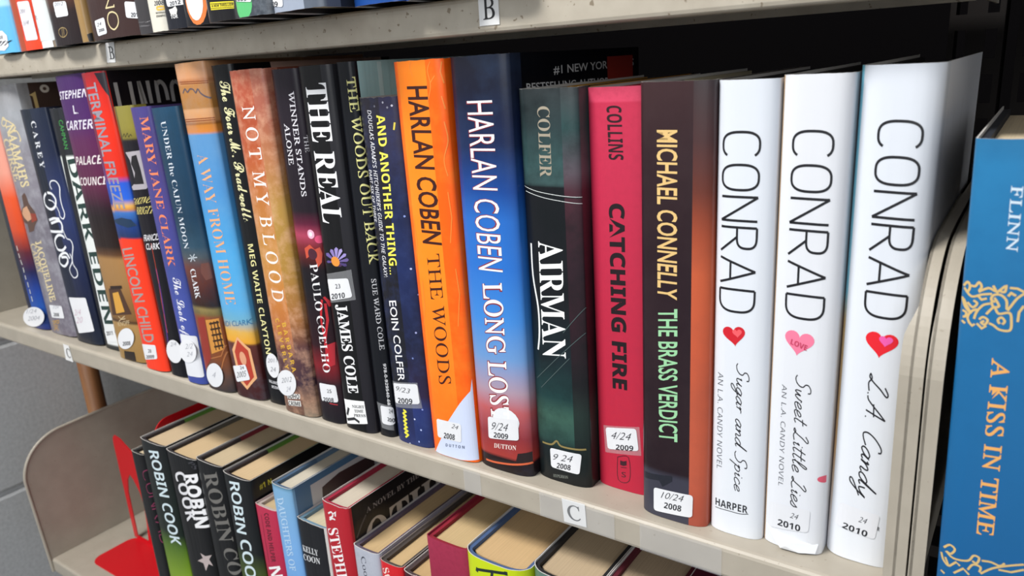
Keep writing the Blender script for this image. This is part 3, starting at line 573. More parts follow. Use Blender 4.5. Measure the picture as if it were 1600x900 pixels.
{'key':'bright','label':'black hardcover with olive panel and grey window picture on its spine','o':[-0.53205,0.0075,0.00015],'a':-0.03343,'w':29.6,'h':239.2,'d':160,'b':4.8,'g':'books in a row on the middle shelf','front':'17151c','board':'1c1b20','cloth':'1c1b20','page':'d8c6a6','edge':'c9c6c2','rough':0.28,'fs':10,'cols':[[8.9,[[0,'0e0c11'],[0.6999,'15131a'],[0.7212,'5a5230'],[0.8088,'6a5f30']]],[9999,[[0,'0f0e14'],[0.6989,'17141c'],[0.7042,'2a2420'],[0.7095,'7a7030'],[0.7374,'8c8238'],[0.8063,'8c8440']]]],'dec':[{'k':'p','n':'cover_picture','c':'a8a2a8','l':1,'p':[8.6,201.4,27.5,202.4,28.8,195.9,28.4,172.9,26.6,170.4,7.4,169.4,6.1,172.1,14.6,176,13.2,194.9]},{'k':'p','n':'cover_picture','c':'1a171b','l':2,'p':[17.5,198.1,23.8,199,24.9,188.3,25.3,174.8,11.9,174.4,16.9,184.2,13.9,191.7]},{'k':'s','n':'cover_picture','c':'3a3420','l':1,'w':0.6,'p':[[10,214.2,13.2,216.7,14.1,214.1,18.3,217.1,18.9,213.9,22.2,215.9,23.3,214.2]]},{'k':'t','n':'title_lettering','c':'d8c878','l':1,'t':'TAKING','st':'serif','p':[-4.9,156,27.3,159,4,161.9],'off':0.008},{'k':'t','n':'title_lettering','c':'d8c878','l':1,'t':'BRIGIT','st':'serif','p':[2.7,148.1,27.5,149.8,7.5,154.5],'off':0.008},{'k':'t','n':'author_lettering','c':'e4e3e7','l':1,'t':'FRANCIS','st':'sans','p':[6.7,124.7,27.6,126.6,9.5,130.4],'off':0.01},{'k':'t','n':'author_lettering','c':'e4e3e7','l':1,'t':'CLARK','st':'sans','p':[8.2,117.3,27.1,118.7,9.5,122.7],'off':0.01},{'k':'s','n':'jacket_print','c':'4a2a70','l':1,'w':2,'p':[[17.3,100.6,16.6,77.3,13.8,53.3,8,16]]},{'k':'s','n':'jacket_print','c':'b0402a','l':1,'w':0.8,'p':[[18,123.5,17.1,94.8,14.2,65.3,13.4,41.2]]},{'k':'l','n':'date_label','c':'dfe0e3','l':2,'rd':0,'flat':1,'p':[30.5,27.6,30.4,25.2,29.6,22.6,28.3,20.2,26.4,17.9,24.2,16,21.6,14.4,18.8,13.4,16.1,12.9,13.3,12.9,10.9,13.6,8.8,14.8,7.2,16.4,6.1,18.5,5.6,20.9,5.8,23.4,6.7,26,8.1,28.5,10,30.7,12.3,32.6,14.9,34.1,17.6,35.1,20.4,35.6,23,35.5,25.4,34.8,27.5,33.6,29,32,30.1,29.9],'tx':[['2/4','ital','8a8d96',[14.2,28.6,24,30.5,15.1,32.4]]]}]},
{'key':'mary','label':'violet blue hardcover with salmon author name and white script title','o':[-0.502,0.005,0.00015],'a':-0.0336,'w':28.7,'h':238,'d':160,'b':4.8,'g':'books in a row on the middle shelf','front':'4a3f72','board':'1c1b20','cloth':'1c1b20','page':'d8c6a6','edge':'c9c6c2','rough':0.28,'fs':10,'noise':[50,'3a4a8a',0.3],'cols':[[9999,[[0,'3c4a96'],[0.1949,'4452a0'],[0.3471,'3f4a8e'],[0.5118,'4a4488'],[0.6528,'4c3f78'],[0.7973,'4a4080']]]],'dec':[{'k':'t','n':'author_lettering','c':'e8825a','l':1,'t':'MARY JANE CLARK','st':'serifb','p':[16,230.1,12.1,105.9,25.7,230.3],'off':-0.008},{'k':'t','n':'title_lettering','c':'e8e8ee','l':1,'t':'The Look of','st':'scriptb','p':[14.4,96.3,11.3,42.9,24.4,97.9],'off':0},{'k':'l','n':'date_label','c':'dcdee3','l':2,'rd':2,'p':[7.4,45.4,27.8,44.9,27.4,6.7,4.2,5.6],'tx':[]},{'k':'l','n':'date_label','c':'e2e3e6','l':3,'rd':0,'flat':1,'p':[28.2,33.5,27.9,31.1,27,28.6,25.4,26.2,23.3,23.9,20.8,22,18,20.4,15,19.4,12,18.9,9.1,18.9,6.5,19.5,4.4,20.7,2.8,22.3,1.7,24.4,1.4,26.7,1.8,29.2,2.8,31.8,4.4,34.2,6.6,36.5,9.2,38.4,12,39.9,15,40.9,17.9,41.3,20.7,41.2,23.2,40.6,25.3,39.4,26.9,37.8,27.9,35.8],'tx':[['2/2','ital','a0a2ac',[11.7,31.7,23.9,34,12.8,36.3]],['24','ital','a0a2ac',[11.6,24.6,21.4,26.5,12.6,28.9]]]}]},
{'key':'cajun','label':'teal navy hardcover with a lit French Quarter building picture','o':[-0.47184,0.005,0.00015],'a':-0.03796,'w':36.8,'h':237,'d':160,'b':4.8,'g':'books in a row on the middle shelf','front':'24465c','board':'1c1b20','cloth':'1c1b20','page':'d8c6a6','edge':'c9c6c2','rough':0.28,'fs':10,'noise':[40,'16303f',0.5],'cols':[[9999,[[0,'3c3230'],[0.0379,'5a4238'],[0.0962,'7a4426'],[0.2179,'8a4a28'],[0.2291,'7a6a3c'],[0.2422,'8a7a4a'],[0.2515,'2e1c16'],[0.294,'4a2420'],[0.3579,'6a3a30'],[0.3903,'4a5258'],[0.4208,'2e4c60'],[0.5002,'1a3850'],[0.6711,'1c3e58'],[0.7946,'1f4560']]]],'dec':[{'k':'t','n':'title_lettering','c':'cdd4dc','l':1,'t':'UNDER the CAJUN MOON','st':'serifb','p':[15.3,226.3,11.2,123.7,22.2,226.7],'off':-0.01},{'k':'s','n':'title_ornament','c':'b9c2ca','l':1,'w':0.9,'p':[[14.1,115.8,26.9,117.5],[18,119.2,23.4,114.1],[24.5,120.1,16.8,113.2]]},{'k':'t','n':'author_lettering','c':'d9dbe0','l':1,'t':'CLARK','st':'serifb','p':[13.6,106.5,13,81.1,20.8,107.8],'off':0},{'k':'p','n':'cover_picture','c':'6a4038','l':1,'p':[29.9,112.2,36.2,112.9,36.6,107.4,36.6,99.8,31.6,98.2,27.8,104.6]},{'k':'p','n':'cover_picture','c':'c98a3c','l':1,'p':[20.8,63.4,35.7,65.6,35.8,38.6,19.9,33.1]},{'k':'s','n':'cover_picture','c':'3a2412','l':2,'w':1.6,'p':[[25.1,60.4,35.2,62.4],[25.2,55.4,35.3,57.3],[25.3,50.3,35.4,52.3],[25.5,45.2,35.4,47.2],[25.6,40.1,35.1,42.2]]},{'k':'s','n':'cover_picture','c':'3a2412','l':2,'w':1,'p':[[27.2,62.3,27.2,37.4],[31,63.1,31.1,38.3],[34,63.6,34.2,39.4]]},{'k':'p','n':'cover_picture','c':'8e2f24','l':1,'p':[9.6,63.8,19.9,66.1,17.6,28.7,2.4,14.1]},{'k':'s','n':'cover_picture','c':'a8683a','l':2,'w':1,'p':[[17.6,28.7,31.7,32.6,36.6,41.7],[28.7,20.3,36.6,36]]},{'k':'l','n':'date_label','c':'dcdee2','l':2,'rd':0,'flat':1,'p':[30.6,17.1,30.3,14.7,29.5,12.1,28.1,9.7,26.2,7.4,23.9,5.5,21.3,3.9,18.6,2.9,15.9,2.4,13.2,2.4,10.9,3.1,8.9,4.3,7.4,5.9,6.5,8,6.1,10.4,6.4,12.9,7.3,15.5,8.8,18,10.8,20.2,13.1,22.1,15.7,23.6,18.4,24.6,21.1,25.1,23.7,25,26,24.3,27.9,23.1,29.3,21.5,30.3,19.4],'tx':[['4','ital','a0a2ac',[13.9,10.7,19.7,11.9,15,15.6]]]}]},
{'key':'wayhome','label':'sky blue hardcover with carved wood top and red pointed badge','o':[-0.43464,0.007,0.00015],'a':-0.02793,'w':37.8,'h':268.5,'d':160,'b':4.8,'g':'books in a row on the middle shelf','front':'c98f66','board':'1c1b20','cloth':'1c1b20','page':'d8c6a6','edge':'c9c6c2','rough':0.28,'fs':10,'noise':[35,'8fb4c8',0.15],'cols':[[9999,[[0,'3a1a1c'],[0.0789,'4a2020'],[0.1592,'5a2c26'],[0.1648,'e0a030'],[0.1942,'d8a848'],[0.2271,'6aa6c0'],[0.2633,'56a4d6'],[0.4047,'4aa0d8'],[0.5744,'4a8cc6'],[0.7207,'5a8fc0'],[0.7239,'d08038'],[0.743,'c07a30'],[0.7477,'7a4a24'],[0.7525,'c88c5a'],[0.7808,'d09a68'],[0.7839,'a87438'],[0.8399,'b07a44'],[0.8461,'c99060'],[0.8491,'a8683c'],[0.8583,'cf9468'],[0.895,'d9a070']]]],'dec':[{'k':'t','n':'title_lettering','c':'e8a878','l':1,'t':'A WAY FROM HOME','st':'serifb','p':[12.7,200.9,13.3,80.6,25.8,202.2],'off':-0.014},{'k':'s','n':'cover_carving','c':'5a5058','l':1,'w':1.2,'p':[[9.3,246.9,13.3,250,15.8,247.5,19.8,249.6,23.6,248.9,25.9,246.5,28.8,249,30.7,246.2,34.1,243.6,37.6,241.9]]},{'k':'s','n':'cover_carving','c':'8a4a24','l':1,'w':0.7,'p':[[7.6,255.2,37.6,254.2],[8.1,253.8,37.6,252.9],[2.7,227.6,37.6,227.7],[3.7,226.1,37.6,226.3]]},{'k':'t','n':'author_lettering','c':'2a6a98','l':1,'t':'SANDI CLARK','st':'sans','p':[-6.3,59.2,38,65.9,-5.8,63.8],'off':0},{'k':'p','n':'title_badge','c':'e0a878','l':1,'p':[20.1,54,32.9,44.9,34.3,19.3,20.3,7.4,11.3,14.4,9.5,41.4]},{'k':'p','n':'title_badge','c':'b03a28','l':2,'p':[19.6,51.2,30.4,43.3,31.6,20.3,20.8,10.9,15,16.2,12.9,40.2]},{'k':'p','n':'title_badge','c':'d89a78','l':3,'p':[26.8,35.5,26.5,37.6,25.8,39.4,24.7,40.7,23.3,41.4,21.9,41.4,20.5,40.7,19.4,39.4,18.7,37.6,18.4,35.5,18.7,33.4,19.4,31.6,20.5,30.3,21.9,29.6,23.3,29.6,24.7,30.3,25.8,31.6,26.5,33.4]},{'k':'l','n':'date_label','c':'dfe0e3','l':4,'rd':2,'p':[5.5,26.3,24.6,30.6,27.2,17.6,7.6,12.3],'tx':[['24','sans','22242a',[16.3,25,21.7,26.1,16.7,27.8]],['2005','ital','22242a',[9,16.2,23.3,20.1,9.7,21.3]]]}]},
{'key':'bradwells','label':'black hardcover with cream italic script title, its cover fading to pink','o':[-0.39644,0.011,0.00015],'a':-0.02071,'w':25,'h':265.5,'d':160,'b':4.8,'g':'books in a row on the middle shelf','front':'131417','board':'1c1b20','cloth':'1c1b20','page':'d8c6a6','edge':'c9c6c2','rough':0.28,'fs':10,'cols':[[25,[[0,'121215'],[0.9015,'131417']]],[9999,[[0,'131417'],[0.898,'131417']]]],'dec':[{'k':'t','n':'title_lettering','c':'dcd8a8','l':1,'t':'The Four Ms. Bradwells','st':'scriptb','p':[11.4,254,11,150.2,21.5,255],'off':0.01},{'k':'t','n':'author_lettering','c':'e2dc9c','l':1,'t':'MEG WAITE CLAYTON','st':'sansb','p':[10.9,132.7,10.2,42.9,17.3,133.6],'off':-0.01},{'k':'t','n':'publisher_mark','c':'d0d0d4','l':1,'t':'BALLANTINE','st':'sansb','p':[7.7,18.1,20.4,17.3,8,20.6],'off':0},{'k':'t','n':'publisher_mark','c':'d0d0d4','l':1,'t':'BOOKS','st':'sansb','p':[9.9,13.5,19.7,13.4,10.2,16],'off':0},{'k':'l','n':'date_label','c':'dfe0e3','l':2,'rd':0,'flat':1,'p':[24.5,36.4,24.4,34.1,24,31.7,23.2,29.5,22,27.5,20.6,25.8,19,24.5,17.2,23.7,15.4,23.4,13.7,23.6,12.1,24.4,10.7,25.7,9.6,27.4,8.9,29.4,8.6,31.7,8.6,34.1,9.1,36.5,9.9,38.7,11.1,40.7,12.6,42.4,14.2,43.6,16,44.4,17.7,44.6,19.4,44.3,21,43.6,22.4,42.3,23.4,40.6,24.1,38.6],'tx':[['2011','ital','6a6d76',[11.1,35.9,23.4,37.9,11.1,39.2]],['24','ital','6a6d76',[12.4,28.4,19.7,29.1,12.6,32.3]]]},{'k':'p','n':'cover_tint','c':'f0c4b2','l':1,'p':[59,243,175,243,175,265.5,56.5,265.5]}]},
{'key':'blood','label':'rust to gold mottled hardcover with widely spaced thin white title','o':[-0.37103,0.006,0.00015],'a':-0.01725,'w':38.6,'h':260.8,'d':160,'b':4.8,'g':'books in a row on the middle shelf','front':'8a4a38','board':'1c1b20','cloth':'1c1b20','page':'d8c6a6','edge':'c9c6c2','rough':0.28,'fs':10,'noise':[90,'e0b090',0.55],'cols':[[27,[[0,'6a4e40'],[0.0454,'6a4a40'],[0.0815,'3c2a34'],[0.1616,'5a3a3c'],[0.2227,'b0683a'],[0.3082,'c07a3a'],[0.4246,'c08a44'],[0.553,'b8743a'],[0.6616,'b45a34'],[0.7667,'a84c30'],[0.8687,'b8604a']]],[9999,[[0,'8a7a68'],[0.0475,'8a6a58'],[0.092,'3c2c38'],[0.1878,'5a3a3c'],[0.2644,'a06a3c'],[0.3965,'a8803c'],[0.5392,'b08a44'],[0.6613,'b47850'],[0.7645,'a8604c'],[0.8646,'b06a58']]]],'dec':[{'k':'t','n':'title_lettering','c':'f2ece6','l':1,'t':'N O T  M Y  B L O O D','st':'serif','p':[12.7,235.8,11.5,92.2,26.1,236.2],'off':0.004},{'k':'t','n':'author_lettering','c':'d8a838','l':1,'t':'B A R B A R A','st':'sansb','p':[17.6,75.1,20.6,35.4,22.4,76.5],'off':0},{'k':'t','n':'author_lettering','c':'d8a838','l':1,'t':'C L E V E R L Y','st':'sansb','p':[10.1,77.7,12.5,36.6,14.8,79.1],'off':0},{'k':'p','n':'publisher_mark','c':'e8e6e2','l':1,'p':[9.2,16,25.2,18,24.6,13.9,8.8,11.2]},{'k':'p','n':'publisher_mark','c':'e8e6e2','l':1,'p':[8.9,9.9,24.6,12.2,24.7,7.6,9.1,5.5]},{'k':'t','n':'publisher_mark','c':'17171a','l':2,'t':'SOHO','st':'sansb','p':[9.4,11.6,23.9,14,9.8,15.4],'off':0},{'k':'t','n':'publisher_mark','c':'17171a','l':2,'t':'CRIME','st':'sansb','p':[9.4,5.8,24,7.9,9.7,9.4],'off':0},{'k':'l','n':'date_label','c':'dfe0e3','l':3,'rd':0,'flat':1,'p':[23.6,29.1,23.5,26.6,22.8,24.1,21.6,21.7,19.9,19.4,17.8,17.4,15.4,15.8,12.8,14.6,10.2,14.1,7.6,14,5.3,14.6,3.3,15.7,1.7,17.3,0.7,19.3,0.3,21.6,0.4,24.1,1.1,26.7,2.4,29.2,4.2,31.5,6.4,33.4,8.8,35,11.4,36,14,36.6,16.5,36.5,18.7,36,20.7,34.8,22.2,33.3,23.2,31.3],'tx':[['2012','ital','7a7d86',[5.7,24.2,18.7,27.6,6.3,28.4]],['24','ital','a0a2ac',[9.8,17.4,15.7,19.6,10.4,21.3]]]}]},
{'key':'winner','label':'black plum hardcover with white author name and pink and red figures','o':[-0.33204,0.009,0.00015],'a':-0.00385,'w':27.6,'h':259.7,'d':160,'b':4.8,'g':'books in a row on the middle shelf','front':'1d1a20','board':'1c1b20','cloth':'1c1b20','page':'d8c6a6','edge':'c9c6c2','rough':0.28,'fs':10,'cols':[[9999,[[0,'17161c'],[0.1044,'2c1a22'],[0.1527,'7a1c24'],[0.2071,'2a1018'],[0.3556,'15141a'],[0.4037,'1a1218'],[0.4275,'4a1a1c'],[0.4589,'7a2830'],[0.4854,'a8405a'],[0.5132,'5a1c34'],[0.5438,'1f1820'],[0.8762,'231c26']]]],'dec':[{'k':'t','n':'title_lettering','c':'d8d6dc','l':1,'t':'WINNER STANDS','st':'serif','p':[18.6,244.8,17.3,173.7,23.2,245],'off':0.012},{'k':'t','n':'title_lettering','c':'d8d6dc','l':1,'t':'ALONE','st':'serif','p':[9.7,223.8,8.7,195.4,14.9,224.2],'off':0.012},{'k':'t','n':'title_lettering','c':'c8c6cc','l':1,'t':'THE','st':'serif','p':[25.5,215.5,25.4,204.2,27.3,215.6],'off':0},{'k':'t','n':'author_lettering','c':'eeeef0','l':1,'t':'PAULO COELHO','st':'serifb','p':[15.6,124.6,13.8,40.7,22.8,125.8],'off':-0.01},{'k':'p','n':'cover_picture','c':'f0b0c8','l':1,'p':[23.8,147,23.6,148.2,23.1,149.2,22.3,149.9,21.3,150.3,20.3,150.3,19.3,149.9,18.5,149.2,18,148.2,17.8,147,18,145.8,18.5,144.8,19.3,144.1,20.3,143.7,21.3,143.7,22.3,144.1,23.1,144.8,23.6,145.8]},{'k':'p','n':'cover_picture','c':'ffe8f0','l':2,'p':[22.2,147,22.1,147.5,21.9,148,21.5,148.4,21,148.6,20.6,148.6,20.1,148.4,19.7,148,19.5,147.5,19.4,147,19.5,146.5,19.7,146,20.1,145.6,20.6,145.4,21,145.4,21.5,145.6,21.9,146,22.1,146.5]},{'k':'p','n':'cover_picture','c':'c8503a','l':1,'p':[12.5,136.2,18.5,139.4,22.5,135.9,26.1,137.6,26.9,132.8,26,126.4,23.1,122.8,21.6,130.3,16.8,130.9,13,128.6]},{'k':'p','n':'cover_picture','c':'4a2030','l':2,'p':[23.7,132.5,23.5,133.9,22.8,135.2,21.7,136.1,20.4,136.6,19,136.6,17.7,136.1,16.6,135.2,15.9,133.9,15.7,132.5,15.9,131.1,16.6,129.8,17.7,128.9,19,128.4,20.4,128.4,21.7,128.9,22.8,129.8,23.5,131.1]},{'k':'p','n':'cover_picture','c':'e0507a','l':1,'p':[27.4,143.2,27.4,144.2,27.4,145,27.4,145.6,26.8,146,25.8,146,24.9,145.6,24.2,145,23.7,144.2,23.5,143.2,23.7,142.2,24.2,141.4,24.9,140.8,25.8,140.4,26.8,140.4,27.4,140.8,27.4,141.4,27.4,142.2]},{'k':'s','n':'cover_picture','c':'b8202a','l':1,'w':1.8,'p':[[24.3,100.8,26.3,97.7,27.4,93.5],[22.6,98.8,19.4,82.9,20.5,68.1,21.6,53.1],[24.6,95.9,24.7,83.2,19.6,63]]},{'k':'p','n':'cover_picture','c':'b02430','l':1,'p':[19.6,63,27.2,66,25.7,48.2,17.7,45]},{'k':'l','n':'date_label','c':'dfe0e3','l':2,'rd':2,'p':[7,31.2,24,32,24.5,18.1,7.4,16.2],'tx':[['25','sans','22242a',[14.9,24.5,19.7,25.2,15.1,27.4]],['2008','sansb','22242a',[9.3,16.3,20.7,17.9,9.5,19.7]]]},{'k':'s','n':'publisher_mark','c':'b0303a','l':1,'w':0.8,'p':[[15.7,15.9,23.6,15.9]]}]},
{'key':'real','label':'black hardcover with huge white serif title and a purple water lily','o':[-0.30409,0.0085,0.00015],'a':-0.00384,'w':32,'h':260.5,'d':160,'b':4.8,'g':'books in a row on the middle shelf','front':'1a191d','board':'1c1b20','cloth':'1c1b20','page':'d8c6a6','edge':'c9c6c2','rough':0.28,'fs':10,'cols':[[24.9,[[0,'101012'],[0.8852,'141416']]],[9999,[[0,'201e24'],[0.8821,'2a2a2e']]]],'dec':[{'k':'t','n':'title_lettering','c':'f0f0f2','l':1,'t':'THE REAL','st':'serifb','p':[9,249.3,8.1,156.4,27.6,249.3],'off':0},{'k':'t','n':'author_lettering','c':'e8e8ea','l':1,'t':'JAMES COLE','st':'serifb','p':[10.5,97.4,10.9,29.3,21.2,99.2],'off':0.01},{'k':'l','n':'date_label','c':'dfe0e3','l':2,'rd':2,'p':[3.6,115.4,25.7,118.5,27.3,104.9,4.4,99.5],'tx':[['23','sans','22242a',[12.4,109.6,17.5,110.5,12.4,112.8]],['2010','sansb','22242a',[6.4,101,20.8,103.9,6.7,104.9]]]},{'k':'p','n':'clear_tape','c':'55565a','l':1,'p':[3.1,119.1,28.8,124.7,29.3,103,3.6,97.8]},{'k':'p','n':'cover_picture','c':'f0f0f0','l':1,'p':[4.3,23.1,25.8,25.6,26.4,7.7,4,2.9]},{'k':'t','n':'publisher_mark','c':'1a1a1a','l':2,'t':'NIGHT','st':'serifb','p':[13,18,25.3,19.9,13,20.3],'off':0},{'k':'t','n':'publisher_mark','c':'1a1a1a','l':2,'t':'TIME','st':'serifb','p':[14.7,14.6,24,16.3,14.9,16.9],'off':0},{'k':'t','n':'publisher_mark','c':'1a1a1a','l':2,'t':'PRESS','st':'serifb','p':[13.7,10.9,25.5,13,13.8,13.2],'off':0},{'k':'s','n':'publisher_mark','c':'2a2a2e','l':2,'w':2.2,'p':[[8.9,17,5.9,10.5],[5,6.5,13.8,9.4,18.8,7.4]]},{'k':'p','n':'cover_picture','c':'4a2c50','l':1,'p':[21.9,127.8,21.7,128.4,21.1,129,20.2,129.4,19,129.6,17.8,129.6,16.6,129.4,15.7,129,15.1,128.4,14.9,127.8,15.1,127.2,15.7,126.6,16.6,126.2,17.8,126,19,126,20.1,126.2,21.1,126.6,21.7,127.2]},{'k':'p','n':'cover_picture','c':'6a5a9a','l':2,'p':[16.5,129.4,9.8,135.3,6.8,134.7,6.8,132.9]},{'k':'p','n':'cover_picture','c':'8a7ab8','l':2,'p':[16.5,129.4,15.1,137.8,12.7,138.2,11.5,136.4]},{'k':'p','n':'cover_picture','c':'9a8cc8','l':2,'p':[16.5,129.4,20.1,138.9,18.4,140.1,16.3,138.5]},{'k':'p','n':'cover_picture','c':'a89ad0','l':2,'p':[16.5,129.4,23.9,137.6,23.4,139.3,21,138.5]},{'k':'p','n':'cover_picture','c':'9a8cc8','l':2,'p':[16.5,129.4,26.1,134.1,26.7,135.8,24.9,136.1]},{'k':'p','n':'cover_picture','c':'6a5a94','l':2,'p':[16.5,129.4,26.7,130.2,28.1,131.6,26.9,132.8]},{'k':'p','n':'cover_picture','c':'5a4a8a','l':2,'p':[16.5,129.4,7.9,129.6,6.1,128.3,7.9,127.7]},{'k':'p','n':'cover_picture','c':'4a3c70','l':2,'p':[16.5,129.4,24,126.6,26.1,127.2,25.7,128.9]},{'k':'p','n':'cover_picture','c':'e0903a','l':3,'p':[20.1,129.6,19.8,130.8,19.1,131.9,18,132.7,16.6,133.1,15.2,133.1,13.8,132.7,12.7,131.9,12,130.8,11.7,129.6,12,128.4,12.7,127.3,13.8,126.5,15.2,126.1,16.6,126.1,18,126.5,19.1,127.3,19.8,128.4]}]},
{'key':'outback','label':'narrow black hardcover with pale yellow serif title, pale teal cover board','o':[-0.2717,0.012,0.00015],'a':0,'w':16.5,'h':261.3,'d':160,'b':4.8,'g':'books in a row on the middle shelf','front':'b4dada','board':'9fc0c0','cloth':'9fc0c0','page':'d8c6a6','edge':'c9c6c2','rough':0.28,'fs':0.5,'cols':[[9999,[[0,'101218'],[0.8799,'111319']]]],'dec':[{'k':'t','n':'title_lettering','c':'d6d28a','l':1,'t':'THE WOODS OUT BACK','st':'serif','p':[10.9,251.8,12.1,129.5,15.9,252],'off':0.01},{'k':'t','n':'author_lettering','c':'c8c8cc','l':1,'t':'SUE WARD COLE','st':'serif','p':[12,119.2,12.3,67.5,15,119.5],'off':0.008},{'k':'t','n':'book_number','c':'e8e8ea','l':1,'t':'978-0-929540-68','st':'sansb','p':[13.5,57.4,13.4,25.5,15.1,57.3],'off':0},{'k':'p','n':'clear_tape','c':'4c525c','l':1,'p':[2.6,26.1,15.5,25.2,15.4,5.5,5.5,6.2]},{'k':'l','n':'date_label','c':'dfe0e3','l':2,'rd':2,'p':[6.7,24.4,16,24.2,16.1,9.8,6.5,10],'tx':[['24','sans','22242a',[13.7,19.4,15.7,18.9,13.8,22.5]],['2009','sansb','22242a',[12.1,13.1,17.5,11.2,12.2,16.1]]]},{'k':'s','n':'cover_crease','c':'d4f0ee','l':1,'w':4,'p':[[36.5,100,36.5,260.5]]}]},
